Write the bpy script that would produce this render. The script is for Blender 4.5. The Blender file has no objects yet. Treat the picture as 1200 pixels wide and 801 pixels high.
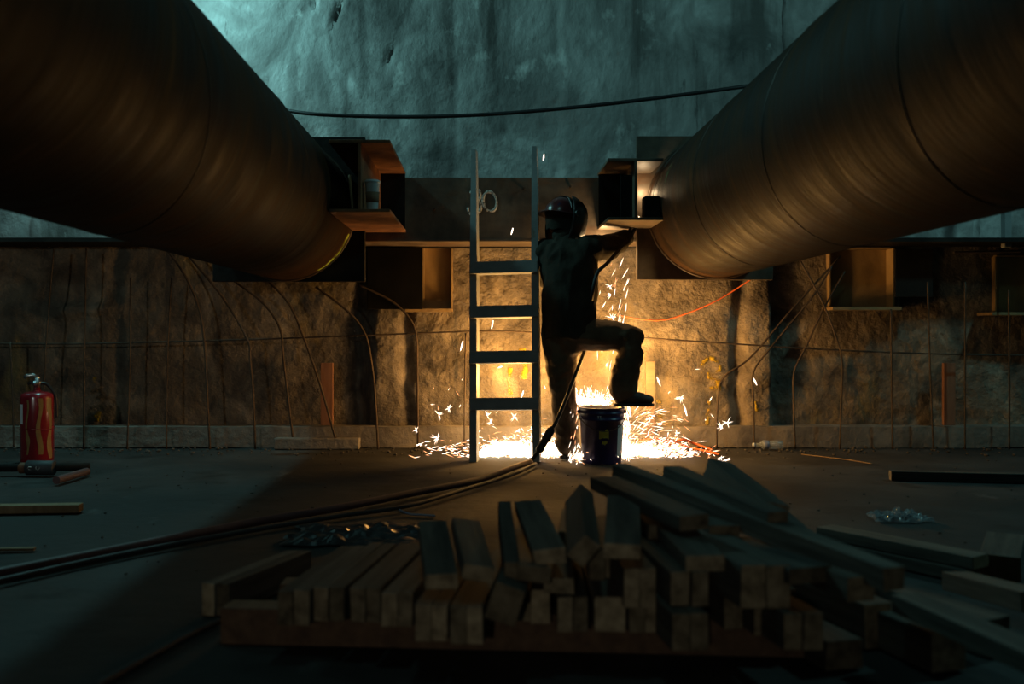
import bpy, bmesh, math, random
import numpy as np
from mathutils import Vector, Matrix, noise as mnoise

random.seed(7)
V = Vector
PI = math.pi
C = bpy.context.scene.collection

# ------------------------------------------------------------------ camera
F, VPX, VPY, H = 1166.67, 567.0, 390.0, 0.86          # focal length in px, vanishing point, eye height
cd = bpy.data.cameras.new('camera')
cd.lens, cd.sensor_width, cd.sensor_fit = 35, 36, 'HORIZONTAL'
cd.shift_x = (600 - VPX) / 1200
cd.shift_y = -(400.5 - VPY) / 1200
cd.clip_start = 0.05
cd.dof.use_dof, cd.dof.focus_distance, cd.dof.aperture_fstop = True, 6.8, 2.0
cam = bpy.data.objects.new('camera', cd); C.objects.link(cam)
cam.location = (0, 0, H); cam.rotation_euler = (PI / 2, 0, 0)
bpy.context.scene.camera = cam

# ------------------------------------------------------------------ world, lamps, exposure
sc = bpy.context.scene
sc.view_settings.view_transform = 'Standard'
sc.view_settings.look = 'None'
sc.view_settings.gamma = 1
sc.view_settings.use_curve_mapping = False
sc.view_settings.exposure = 0.0
w = bpy.data.worlds.new('underground_air'); sc.world = w; w.use_nodes = True
w.node_tree.nodes['Background'].inputs[0].default_value = (0.42, 0.72, 0.80, 1)
w.node_tree.nodes['Background'].inputs[1].default_value = 0.014
try:
    sc.cycles.use_denoising = True
    sc.cycles.max_bounces = 6
    sc.cycles.sample_clamp_indirect = 3
except Exception:
    pass

def lamp(name, kind, loc, power, color, size=0.1, aim=None, **kw):
    l = bpy.data.lights.new(name, kind); l.energy = power; l.color = color
    if kind == 'AREA': l.size = size
    else: l.shadow_soft_size = size
    for k, v in kw.items(): setattr(l, k, v)
    o = bpy.data.objects.new(name, l); C.objects.link(o); o.location = loc
    if aim is not None:
        o.rotation_euler = (V(aim) - V(loc)).to_track_quat('-Z', 'Y').to_euler()
    return o
TEAL = (0.36, 0.92, 0.93)
lamp('work_floodlight', 'POINT', (-2.75, 6.72, 3.9), 150, TEAL, 0.10)
lamp('unseen_lamp', 'POINT', (-6.2, 6.3, 5.0), 45, TEAL, 0.15)  # added fill, further left, to soften the floodlight's falloff
lamp('unseen_lamp', 'POINT', (.10, 2.6, 4.6), 25, TEAL, 0.15)
lamp('fill_spot', 'SPOT', (-3.3, -1.8, 1.9), 150, (.82, .92, .84), 0.08, (-2.9, 7.6, 1.05), spot_size=math.radians(31), spot_blend=.8)  # added fill from behind the camera for the left lower wall
lamp('unseen_lamp', 'POINT', (5.2, 5.2, 4.4), 140, TEAL, 0.15)
lamp('fill_spot', 'SPOT', (-.45, -1.6, 1.10), 27, (1.0, .93, .76), 0.08, (-.30, 3.0, .18), spot_size=math.radians(44), spot_blend=.9)  # added fill for the timber pile, cone kept off the pipes

# ------------------------------------------------------------------ helpers
def P(px, py, d): return V(((px - VPX) * d / F, d, H + (VPY - py) * d / F))
def PX(px, d): return (px - VPX) * d / F
def PZ(py, d): return H + (VPY - py) * d / F
def G(px, py, z=0.0):
    d = F * (H - z) / (py - VPY); return V(((px - VPX) * d / F, d, z))

class MB:
    def __init__(s): s.v, s.f, s.m = [], [], []
    def add(s, vs, fs, m=0):
        o = len(s.v); s.v += [tuple(x) for x in vs]; s.f += [tuple(i + o for i in f) for f in fs]; s.m += [m] * len(fs)
    def box(s, lo, hi, M=None, m=0, mats=None):
        vs = [V((x, y, z)) for z in (lo[2], hi[2]) for y in (lo[1], hi[1]) for x in (lo[0], hi[0])]
        if M is not None: vs = [M @ v for v in vs]
        o = len(s.v); s.v += [tuple(x) for x in vs]
        fs = [(0, 2, 3, 1), (4, 5, 7, 6), (0, 1, 5, 4), (1, 3, 7, 5), (3, 2, 6, 7), (2, 0, 4, 6)]
        s.f += [tuple(i + o for i in f) for f in fs]; s.m += (mats or [m] * 6); return s
    def tube(s, pts, r, n=8, cap=True, ref=None, m=0):
        pts = [V(p) for p in pts]; k = len(pts)
        if not hasattr(r, '__len__'): r = [r] * k
        t0 = (pts[1] - pts[0]).normalized()
        a = V(ref) if ref is not None else (V((0, 0, 1)) if abs(t0.z) < .9 else V((1, 0, 0)))
        vs = []
        for i, p in enumerate(pts):
            t = (pts[min(i + 1, k - 1)] - pts[max(i - 1, 0)]).normalized()
            a2 = a - a.dot(t) * t
            if a2.length < 1e-5: a2 = t.orthogonal()
            a2.normalize(); b = t.cross(a2)
            if ref is None: a = a2
            ra, rb = r[i] if hasattr(r[i], '__len__') else (r[i], r[i])
            for j in range(n):
                th = 2 * PI * j / n
                vs.append(p + a2 * (ra * math.cos(th)) + b * (rb * math.sin(th)))
        fs = [(i * n + j, i * n + (j + 1) % n, (i + 1) * n + (j + 1) % n, (i + 1) * n + j) for i in range(k - 1) for j in range(n)]
        if cap: fs += [tuple(range(n))[::-1], tuple(range((k - 1) * n, k * n))]
        s.add(vs, fs, m); return s
    def lathe(s, prof, n=24, c=(0, 0, 0), m=0, M=None):
        vs = []
        for r, z in prof:
            for j in range(n):
                th = 2 * PI * j / n; v = V((r * math.cos(th), r * math.sin(th), z))
                vs.append((M @ v if M is not None else v) + V(c))
        k = len(prof)
        fs = [(i * n + j, i * n + (j + 1) % n, (i + 1) * n + (j + 1) % n, (i + 1) * n + j) for i in range(k - 1) for j in range(n)]
        fs += [tuple(range(n))[::-1], tuple(range((k - 1) * n, k * n))]
        s.add(vs, fs, m); return s
    def ball(s, c, r, nu=14, nv=9, M=None, m=0):
        r = r if hasattr(r, '__len__') else (r, r, r)
        vs = []
        for i in range(1, nv):
            ph = PI * i / nv
            for j in range(nu):
                th = 2 * PI * j / nu
                v = V((r[0] * math.sin(ph) * math.cos(th), r[1] * math.sin(ph) * math.sin(th), r[2] * math.cos(ph)))
                vs.append((M @ v if M is not None else v) + V(c))
        for z in (1, -1):
            v = V((0, 0, r[2] * z)); vs.append((M @ v if M is not None else v) + V(c))
        fs = [(i * nu + j, (i + 1) * nu + j, (i + 1) * nu + (j + 1) % nu, i * nu + (j + 1) % nu) for i in range(nv - 2) for j in range(nu)]
        top, bot = len(vs) - 2, len(vs) - 1
        fs += [(top, j, (j + 1) % nu) for j in range(nu)]
        fs += [(bot, (nv - 2) * nu + (j + 1) % nu, (nv - 2) * nu + j) for j in range(nu)]
        s.add(vs, fs, m); return s
    def mesh(s, name, origin=(0, 0, 0), smooth=False):
        o = V(origin); me = bpy.data.meshes.new(name)
        me.from_pydata([tuple(V(v) - o) for v in s.v], [], s.f); me.update()
        if any(s.m): me.polygons.foreach_set('material_index', s.m)
        bm = bmesh.new(); bm.from_mesh(me); bmesh.ops.recalc_face_normals(bm, faces=bm.faces); bm.to_mesh(me); bm.free()
        if smooth:
            me.polygons.foreach_set('use_smooth', [True] * len(me.polygons))
        return me

def put(name, me, mats, parent=None, loc=(0, 0, 0), bevel=0, auto=None):
    o = bpy.data.objects.new(name, me); C.objects.link(o)
    for m in (mats if isinstance(mats, (list, tuple)) else [mats]): me.materials.append(m)
    o.location = loc
    if parent is not None: o.parent = parent
    if bevel:
        b = o.modifiers.new('bevel', 'BEVEL'); b.width = bevel; b.segments = 2; b.limit_method = 'ANGLE'; b.angle_limit = 0.6
    return o
def tag(o, label=None, cat=None, group=None, kind=None):
    for k, v in (('label', label), ('category', cat), ('group', group), ('kind', kind)):
        if v: o[k] = v
    return o
class Thing:
    """an Empty at the thing's base that parents its parts"""
    def __init__(s, name, origin, label, cat, group=None):
        s.o = V(origin); s.e = bpy.data.objects.new(name, None); C.objects.link(s.e)
        s.e.location = s.o; s.e.empty_display_size = .05; tag(s.e, label, cat, group)
    def part(s, name, mb, mat, smooth=False, parent=None, bevel=0, label=None):
        o = put(name, mb.mesh(name, s.o, smooth), mat, parent or s.e, bevel=bevel)
        if label: o['label'] = label
        return o
def single(name, mb, mat, origin, label, cat, group=None, smooth=False, bevel=0):
    return tag(put(name, mb.mesh(name, origin, smooth), mat, None, origin, bevel), label, cat, group)
def struct(name, mb, mat, origin=(0, 0, 0), smooth=False, bevel=0):
    return tag(put(name, mb.mesh(name, origin, smooth), mat, None, origin, bevel), kind='structure')

def spline(pts, n=8):
    pts = [V(p) for p in pts]; out = []
    for i in range(len(pts) - 1):
        a, b = pts[max(i - 1, 0)], pts[i]; c, d = pts[i + 1], pts[min(i + 2, len(pts) - 1)]
        for k in range(n):
            t = k / n
            out.append(.5 * ((2 * b) + (c - a) * t + (2 * a - 5 * b + 4 * c - d) * t * t + (3 * b - a - 3 * c + d) * t ** 3))
    out.append(pts[-1]); return out

# ------------------------------------------------------------------ materials
def mat(name, cols, scale=(4, 4, 4), detail=6, rough=.8, metal=0, bump=0, bscale=None, bdetail=8, ramp=(.3, .7), rvar=0, dist=0,
        spots=None, coat=0, spec=.5, rand=0):
    """noise-driven colour ramp; spots = (colour, scale, low, high) lays a second noise-masked colour over it"""
    m = bpy.data.materials.new(name); m.use_nodes = True; nt = m.node_tree; N, L = nt.nodes, nt.links
    b = N['Principled BSDF']
    b.inputs['Roughness'].default_value = rough; b.inputs['Metallic'].default_value = metal
    b.inputs['Specular IOR Level'].default_value = spec
    if coat: b.inputs['Coat Weight'].default_value = coat
    tc = N.new('ShaderNodeTexCoord'); src = tc.outputs['Object']
    def noise(sc_, det, ds=0):
        mp = N.new('ShaderNodeMapping'); L.new(src, mp.inputs['Vector']); mp.inputs['Scale'].default_value = sc_ if hasattr(sc_, '__len__') else (sc_,) * 3
        if rand:
            oi = N.new('ShaderNodeObjectInfo'); ml = N.new('ShaderNodeMath'); ml.operation = 'MULTIPLY'; ml.inputs[1].default_value = 37
            L.new(oi.outputs['Random'], ml.inputs[0]); L.new(ml.outputs[0], mp.inputs['Location'])
        n = N.new('ShaderNodeTexNoise'); n.inputs['Scale'].default_value = 1; n.inputs['Detail'].default_value = det; n.inputs['Distortion'].default_value = ds
        n.inputs['Roughness'].default_value = .6
        L.new(mp.outputs[0], n.inputs['Vector']); return n.outputs['Fac']
    f = noise(scale, detail, dist)
    r = N.new('ShaderNodeValToRGB'); L.new(f, r.inputs[0]); e = r.color_ramp.elements
    k = len(cols)
    while len(e) < k: e.new(.5)
    for i, c in enumerate(cols):
        e[i].position = ramp[0] + (ramp[1] - ramp[0]) * (i / max(k - 1, 1)); e[i].color = (*c, 1)
    out = r.outputs[0]
    for sp in (spots or []):
        col, s2, lo, hi = sp
        mr = N.new('ShaderNodeMapRange'); mr.inputs[1].default_value = lo; mr.inputs[2].default_value = hi
        L.new(noise(s2, 5), mr.inputs[0])
        mx = N.new('ShaderNodeMix'); mx.data_type = 'RGBA'; L.new(mr.outputs[0], mx.inputs[0]); L.new(out, mx.inputs[6]); mx.inputs[7].default_value = (*col, 1)
        out = mx.outputs[2]
    if rand:
        oi = N.new('ShaderNodeObjectInfo'); mr = N.new('ShaderNodeMapRange'); L.new(oi.outputs['Random'], mr.inputs[0])
        mr.inputs[3].default_value = 1 - rand; mr.inputs[4].default_value = 1 + rand
        hs = N.new('ShaderNodeHueSaturation'); L.new(mr.outputs[0], hs.inputs['Value']); L.new(out, hs.inputs['Color']); out = hs.outputs[0]
    L.new(out, b.inputs['Base Color'])
    if rvar:
        mr = N.new('ShaderNodeMapRange'); L.new(f, mr.inputs[0]); mr.inputs[1].default_value = .3; mr.inputs[2].default_value = .7
        mr.inputs[3].default_value = rough - rvar; mr.inputs[4].default_value = rough + rvar; L.new(mr.outputs[0], b.inputs['Roughness'])
    if bump:
        bn = N.new('ShaderNodeBump'); bn.inputs['Strength'].default_value = 1; bn.inputs['Distance'].default_value = bump
        L.new(noise(bscale or scale, bdetail), bn.inputs['Height']); L.new(bn.outputs[0], b.inputs['Normal'])
    return m
def emit(name, col, s, sample=True):
    m = bpy.data.materials.new(name); m.use_nodes = True; N = m.node_tree.nodes
    N.remove(N['Principled BSDF']); e = N.new('ShaderNodeEmission'); e.inputs[0].default_value = (*col, 1); e.inputs[1].default_value = s
    m.node_tree.links.new(e.outputs[0], N['Material Output'].inputs[0])
    if not sample: m.cycles.emission_sampling = 'NONE'
    return m

M = {}
M['concrete'] = mat('upper_concrete', [(.085, .08, .076), (.22, .21, .20), (.36, .35, .335), (.62, .61, .59)], (1.6, 1.6, .9), 9, .85, bump=.022, bscale=(11, 11, 8), ramp=(.32, .70), dist=1.2,
                    spots=[((.10, .092, .085), (4, 4, .5), .57, .72), ((.62, .61, .58), (5, 5, 3.5), .62, .76), ((.07, .065, .06), (9, 9, 2), .66, .74)])
M['soil'] = mat('lower_shotcrete', [(.065, .053, .042), (.135, .110, .082), (.225, .185, .135), (.38, .315, .23)], (3.4, 3.4, 2.6), 10, .9, bump=.055, bscale=(12, 12, 12), ramp=(.32, .70), dist=.8,
                spots=[((.04, .036, .034), (2.3, 2.3, 1.1), .66, .82), ((.42, .30, .10), (1.9, 1.9, .8), .62, .80), ((.055, .055, .055), (6, 6, .5), .62, .74)])
M['kerb'] = mat('kerb_concrete', [(.13, .11, .09), (.26, .23, .19)], (5, 5, 5), 7, .9, bump=.012, bscale=(22, 22, 22))
M['floor'] = mat('floor_concrete', [(.019, .018, .017), (.036, .035, .033), (.062, .060, .057)], (1.1, 1.1, 1), 9, .82, bump=.006, bscale=(9, 9, 9), rvar=.12, dist=.5, spec=.25,
                 spots=[((.02, .018, .016), (2.2, 2.2, 1), .56, .70), ((.11, .105, .10), (3.5, 1.4, 1), .64, .8)])
M['pipe'] = mat('rusted_pipe', [(.005, .0023, .0010), (.017, .0072, .0022), (.040, .0175, .005), (.105, .047, .0125)], (1.6, 9, 1.6), 9, .62, .0, bump=.004, bscale=(3, 22, 3), ramp=(.30, .74), rvar=.12, spec=.10, dist=.4,
                spots=[((.008, .006, .005), (1.1, 1.6, 1.1), .48, .66), ((.15, .075, .03), (2.2, 8, 2.2), .66, .80)])
M['seam'] = mat('weld_seam', [(.015, .010, .007), (.06, .035, .018)], (20, 20, 20), 4, .5, .1)
M['steel'] = mat('mill_steel', [(.04, .03, .022), (.10, .075, .052), (.17, .125, .083)], (5, 5, 5), 7, .55, .1, bump=.003, bscale=(20, 20, 20), rvar=.1,
                 spots=[((.13, .055, .02), (3, 3, 6), .55, .75)])
M['rust'] = mat('rusted_beam', [(.07, .025, .012), (.18, .07, .025), (.27, .12, .045)], (7, 7, 7), 7, .7, .05, bump=.003, bscale=(25, 25, 25))
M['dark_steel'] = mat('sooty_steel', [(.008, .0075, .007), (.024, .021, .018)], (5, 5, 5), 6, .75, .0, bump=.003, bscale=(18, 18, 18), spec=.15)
M['painted_shade'] = mat('painted_shadow_black', [(.003, .003, .003), (.009, .008, .007)], (4, 4, 4), 6, .85, bump=.003, bscale=(15, 15, 15), spec=.08)  # near-black that paints the wall shadow beside the left recess
M['plate'] = mat('pocket_plate', [(.16, .10, .045), (.30, .20, .09), (.40, .27, .12)], (4, 4, 2), 7, .7, .1, bump=.004, bscale=(14, 14, 14))
M['rebar'] = mat('rebar', [(.03, .022, .016), (.11, .075, .05)], (12, 12, 12), 4, .7, .4)
M['rubber'] = mat('black_rubber', [(.010, .010, .011), (.022, .022, .024)], (8, 8, 8), 3, .55)
M['hose'] = mat('dusty_hose', [(.06, .03, .032), (.12, .065, .065)], (6, 6, 6), 3, .6)
M['cable'] = mat('grey_cable', [(.02, .022, .024), (.04, .042, .045)], (6, 6, 6), 3, .6)
M['orange'] = mat('orange_cord', [(.55, .10, .02), (.75, .16, .03)], (8, 8, 8), 2, .5)
M['ladder'] = mat('painted_ladder', [(.19, .20, .20), (.30, .315, .31)], (6, 6, 6), 6, .6, bump=.002, bscale=(30, 30, 30), spots=[((.16, .11, .06), (9, 9, 9), .64, .74)])
M['jacket'] = mat('jacket_cloth', [(.025, .022, .017), (.052, .045, .034)], (9, 9, 9), 6, .92, bump=.004, bscale=(60, 60, 60), spec=.2)
M['trouser'] = mat('trouser_cloth', [(.085, .062, .040), (.17, .125, .080)], (7, 7, 7), 6, .92, bump=.004, bscale=(60, 60, 60), spec=.2)
M['boot'] = mat('boot_leather', [(.03, .022, .016), (.075, .055, .038)], (12, 12, 12), 5, .6, bump=.003, bscale=(40, 40, 40))
M['sole'] = mat('boot_sole', [(.012, .012, .012), (.022, .022, .022)], (9, 9, 9), 3, .8)
M['glove'] = mat('glove_leather', [(.03, .024, .018), (.06, .045, .03)], (14, 14, 14), 5, .8, bump=.002, bscale=(50, 50, 50))
M['skin'] = mat('skin', [(.30, .17, .11), (.40, .24, .16)], (20, 20, 20), 3, .55)
M['hat'] = mat('hard_hat_shell', [(.05, .010, .012), (.13, .028, .03)], (9, 9, 9), 5, .28, coat=.4, spots=[((.03, .03, .07), (14, 14, 14), .6, .64), ((.16, .06, .02), (17, 17, 17), .66, .69)])
M['hood'] = mat('welding_hood', [(.012, .012, .012), (.03, .028, .027)], (9, 9, 9), 4, .33)
M['bucket'] = mat('bucket_plastic', [(.018, .014, .070), (.035, .028, .115)], (6, 6, 6), 3, .35)
M['label_white'] = mat('white_label', [(.60, .62, .63), (.75, .77, .78)], (40, 40, 12), 3, .6)
M['label_yellow'] = mat('yellow_label', [(.34, .24, .015), (.46, .33, .02)], (30, 30, 30), 3, .6)
M['red'] = mat('extinguisher_red', [(.20, .008, .014), (.29, .013, .02)], (6, 6, 6), 3, .25, coat=.5)
M['ochre'] = mat('ochre_stripe', [(.22, .125, .035), (.32, .195, .06)], (20, 20, 20), 4, .5)  # ochre of the wavy stripes on the cylinder
M['chrome'] = mat('worn_chrome', [(.35, .35, .34), (.6, .6, .58)], (20, 20, 20), 3, .25, .9)
M['black'] = mat('black_plastic', [(.012, .012, .012), (.025, .025, .025)], (9, 9, 9), 3, .5)
M['chalk'] = mat('white_chalk', [(.42, .40, .37), (.66, .64, .60)], (60, 60, 60), 5, .95)
M['ypaint'] = mat('yellow_spray', [(.36, .23, .015), (.58, .40, .02)], (18, 18, 18), 6, .85)
M['gpaint'] = mat('green_spray', [(.035, .10, .03), (.07, .17, .05)], (18, 18, 18), 6, .8)
M['ygpaint'] = mat('lime_spray', [(.16, .24, .02), (.26, .34, .03)], (18, 18, 18), 6, .8)
M['wood'] = mat('weathered_timber', [(.030, .024, .019), (.072, .060, .046), (.12, .10, .078)], (26, 2.2, 26), 7, .85, bump=.003, bscale=(60, 3, 60), rand=.35)
M['endgrain'] = mat('sawn_end', [(.11, .085, .052), (.27, .215, .135), (.40, .33, .215)], (26, 26, 26), 6, .9, bump=.002, bscale=(70, 70, 70), rand=.5)
M['plank'] = mat('pale_plank', [(.20, .13, .065), (.32, .22, .12)], (22, 22, 3), 6, .85, bump=.002, bscale=(50, 50, 5))
M['redplank'] = mat('reddish_plank', [(.20, .085, .045), (.33, .155, .085)], (22, 22, 3), 6, .85, bump=.002, bscale=(50, 50, 5))
M['dunnage'] = mat('dunnage_timber', [(.10, .058, .036), (.20, .118, .070)], (2.5, 24, 24), 7, .85, bump=.003, bscale=(4, 50, 50))
M['cup'] = mat('paper_cup', [(.42, .46, .46), (.5, .54, .54)], (12, 12, 12), 2, .6)
M['sleeve'] = mat('cup_sleeve', [(.14, .08, .04), (.2, .12, .07)], (40, 40, 6), 3, .85)
M['rubble'] = mat('rubble_stone', [(.03, .027, .024), (.09, .078, .064)], (9, 9, 9), 5, .9)
M['sheet'] = mat('dark_sheet', [(.015, .018, .020), (.04, .045, .048)], (5, 5, 5), 5, .35)
M['blue'] = mat('pale_blue_plastic', [(.16, .20, .30), (.26, .30, .40)], (9, 9, 9), 3, .4)
def ragged(m, sc_, lo, hi):
    """thin paint or chalk: breaks up into specks"""
    N, L = m.node_tree.nodes, m.node_tree.links; tc = N.new('ShaderNodeTexCoord'); n = N.new('ShaderNodeTexNoise'); n.inputs['Scale'].default_value = sc_; n.inputs['Detail'].default_value = 6
    mr = N.new('ShaderNodeMapRange'); mr.inputs[1].default_value = lo; mr.inputs[2].default_value = hi
    L.new(tc.outputs['Object'], n.inputs['Vector']); L.new(n.outputs['Fac'], mr.inputs[0]); L.new(mr.outputs[0], N['Principled BSDF'].inputs['Alpha'])
ragged(M['ypaint'], 22, .42, .62); ragged(M['chalk'], 60, .30, .55); ragged(M['gpaint'], 14, .42, .62); ragged(M['ygpaint'], 18, .35, .55)
glass = bpy.data.materials.new('clear_plastic'); glass.use_nodes = True
_b = glass.node_tree.nodes['Principled BSDF']; _b.inputs['Base Color'].default_value = (.75, .85, .9, 1); _b.inputs['Roughness'].default_value = .15
_b.inputs['Transmission Weight'].default_value = .75; _b.inputs['IOR'].default_value = 1.35
M['clear'] = glass
M['spark_hot'] = emit('spark_white_hot', (1, .78, .60), 6, False)
M['spark_warm'] = emit('spark_orange', (1, .40, .17), 3, False)
M['molten'] = emit('molten_slag', (1, .78, .48), 7, False)

# ------------------------------------------------------------------ large structure
rng = np.random.RandomState(3)
LAT = rng.rand(4, 97, 97)
def vnoise(x, y, k=0):
    xi, yi = np.floor(x).astype(int), np.floor(y).astype(int); xf, yf = x - xi, y - yi
    xf, yf = xf * xf * (3 - 2 * xf), yf * yf * (3 - 2 * yf); g = LAT[k % 4]
    a, b = g[xi % 97, yi % 97], g[(xi + 1) % 97, yi % 97]; c, d = g[xi % 97, (yi + 1) % 97], g[(xi + 1) % 97, (yi + 1) % 97]
    return (a * (1 - xf) + b * xf) * (1 - yf) + (c * (1 - xf) + d * xf) * yf
def fbm(x, y, k=0, oct=5, gain=.5):
    s, a, t = 0, 1, 0
    for i in range(oct):
        s = s + a * (vnoise(x * 2 ** i + 11 * i, y * 2 ** i + 5 * i, k + i) - .5); t += a; a *= gain
    return s / t
def sstep(a, b, x):
    t = np.clip((x - a) / (b - a), 0, 1); return t * t * (3 - 2 * t)
def upper_y(x, z):
    x, z = np.asarray(x, float), np.asarray(z, float)
    y = 7.85 + .10 * fbm(x * .9 + 30, z * .7 + 9, 0, 7, .5) + .030 * fbm(x * 6 + 3, z * 5 + 3, 1, 5, .6)
    wob = .16 * fbm(z * 1.2 + 50, z * 0 + 3, 2, 3)
    for xj, dep, wd in ((PX(425, 7.85), .012, .03), (PX(528, 7.85), .014, .03), (PX(652, 7.85), .018, .025), (PX(812, 7.85), .018, .009), (PX(866, 7.85), .018, .009), (PX(917, 7.85), .06, .014), (-3.6, .06, .03), (3.9, .06, .02)):
        y = y + dep * np.exp(-((x - xj - wob) / wd) ** 2)
    y = y + np.where(x > PX(917, 7.85), -.05, 0) + .03 * sstep(PX(660, 7.85), PX(650, 7.85), x)
    for gx, gy, a, bx, bz, sl in ((394, 14, .10, .016, .10, -.35), (367, 4, .06, .02, .04, 0), (457, 62, .05, .02, .09, -.35)):
        cx, cz = PX(gx, 7.85), PZ(gy, 7.85)
        y = y + a * np.exp(-(((x - cx - sl * (z - cz) * -1) / bx) ** 2 + ((z - cz) / bz) ** 2))
    return y
def lower_y(x, z):
    x, z = np.asarray(x, float), np.asarray(z, float)
    n = fbm(x * 1.7 + 20, z * 1.7 + 20, 1, 6, .55)
    cen = np.exp(-((x - .6) / 2.2) ** 4); y = 7.68 + (.045 + .055 * cen) * n + (.025 + .025 * cen) * fbm(x * 7 + 9, z * 7 + 2, 3, 4)
    wl, wr = .09 * fbm(z * 2.3 + 40, z * 0 + 1, 0, 4), .05 * fbm(z * 3.1 + 70, z * 0 + 2, 1, 4)
    proud = sstep(PX(425, 7.6) + wl, PX(445, 7.6) + wl, x) * sstep(PX(908, 7.6) + wr, PX(902, 7.6) + wr, x)
    y = y - .10 * proud * (1 + 1.2 * n)
    y = y + .07 * np.exp(-((x - PX(865, 7.6) - wl * .7) / .05) ** 2) + .09 * np.exp(-((x - PX(418, 7.6) - wl) / .05) ** 2) + .02 * np.exp(-((x - PX(133, 7.6) - wr) / .05) ** 2) + .06 * np.exp(-((x - PX(478, 7.6) - wl) / .045) ** 2)
    y = y - .06 * np.exp(-(((z - 1.03 - .05 * fbm(x * 3, x * 0, 0, 3)) / .05) ** 2)) * sstep(PX(40, 7.6), PX(70, 7.6), x) * sstep(PX(150, 7.6), PX(120, 7.6), x)
    return np.maximum(y, 7.47)
def grid_mesh(name, us, vs, fn, smooth=True):
    U, W_ = np.meshgrid(us, vs); pts = fn(U, W_); nu, nv = len(us), len(vs)
    me = bpy.data.meshes.new(name)
    i = np.arange(nu * nv).reshape(nv, nu)
    q = np.stack([i[:-1, :-1], i[:-1, 1:], i[1:, 1:], i[1:, :-1]], -1).reshape(-1, 4)
    me.from_pydata(pts.reshape(-1, 3).tolist(), [], q.tolist()); me.update()
    me.polygons.foreach_set('use_smooth', [smooth] * len(me.polygons)); return me
xs = np.arange(-7, 7.001, .028)
o = put('wall_upper', grid_mesh('wall_upper', xs, np.arange(1.40, 6.0, .028), lambda u, v: np.stack([u, upper_y(u, v), v], -1)), M['concrete']); tag(o, 'rough grey slurry wall above the struts', kind='structure')
# lower wall with two cut-out pockets: the grid is left open where the boxed recesses stand
zl = np.arange(0, 1.5601, .02); xl = np.arange(-7, 7.001, .02)
POCK = []
for (p0, p1, q0, q1) in ((497, 529, 289, 362), (976, 1046, 291, 360), (1172, 1225, 300, 366)):
    POCK.append((PX(p0, 7.58), PX(p1, 7.58), PZ(q1, 7.58), PZ(q0, 7.58)))
me = grid_mesh('wall_lower', xl, zl, lambda u, v: np.stack([u, lower_y(u, v), v], -1))
bm = bmesh.new(); bm.from_mesh(me)
kill = [f for f in bm.faces if any(a < f.calc_center_median().x < b and c < f.calc_center_median().z < d for a, b, c, d in POCK)]
bmesh.ops.delete(bm, geom=kill, context='FACES'); bm.to_mesh(me); bm.free()
o = put('wall_lower', me, M['soil']); tag(o, 'stained brown shotcrete wall below the waler', kind='structure')
for i, (a, b, c, d) in enumerate(POCK):
    mb = MB(); t = .012; yj, y1 = (7.53, 7.63) if i == 0 else (7.63, 7.70)
    mb.box((a, y1, c), (b, y1 + t, d)); mb.box((a - t, yj, c), (a, y1, d)); mb.box((b, yj - (.06 if i else 0), c), (b + t, y1, d)); mb.box((a, yj, d), (b, y1, d + t))
    t_ = struct('trim_%d' % (i + 1), mb, M['plate']); t_['label'] = 'boxed steel recess in the lower wall'
    sb = MB().box((a - (.13 if i != 1 else .05), 7.44, c - .022), (b + .01, y1, c))
    s_ = put('sill', sb.mesh('sill'), M['plate'], t_)
mb = MB(); mb.box((-7, 7.25, 1.525), (7, 7.9, 1.555))
o = struct('trim_4', mb, M['dark_steel']); o['label'] = 'dark steel ledge between the upper and lower wall'
o = put('floor', grid_mesh('floor', np.arange(-7, 7.01, .05), np.arange(-3, 8.01, .05), lambda u, v: np.stack([u, v, .012 * fbm(u * .9 + 10, v * .9 + 10, 0, 5) - .006], -1)), M['floor']); tag(o, 'dusty dark concrete floor', kind='structure')
me = grid_mesh('kerb', np.arange(-7, 7.01, .04), np.arange(0, 1.001, .1), lambda u, v: np.stack([u, 7.49 + .25 * np.clip((v - .6) / .4, 0, 1) + .015 * fbm(u * 4 + 5, v * 3, 1, 4), .155 * np.clip(v / .6, 0, 1) + .015 * fbm(u * 3 + 9, v * 4 + 2, 2, 3)], -1), False)
o = put('baseboard_back', me, M['kerb']); tag(o, 'low concrete kerb along the foot of the wall', kind='structure')

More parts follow.
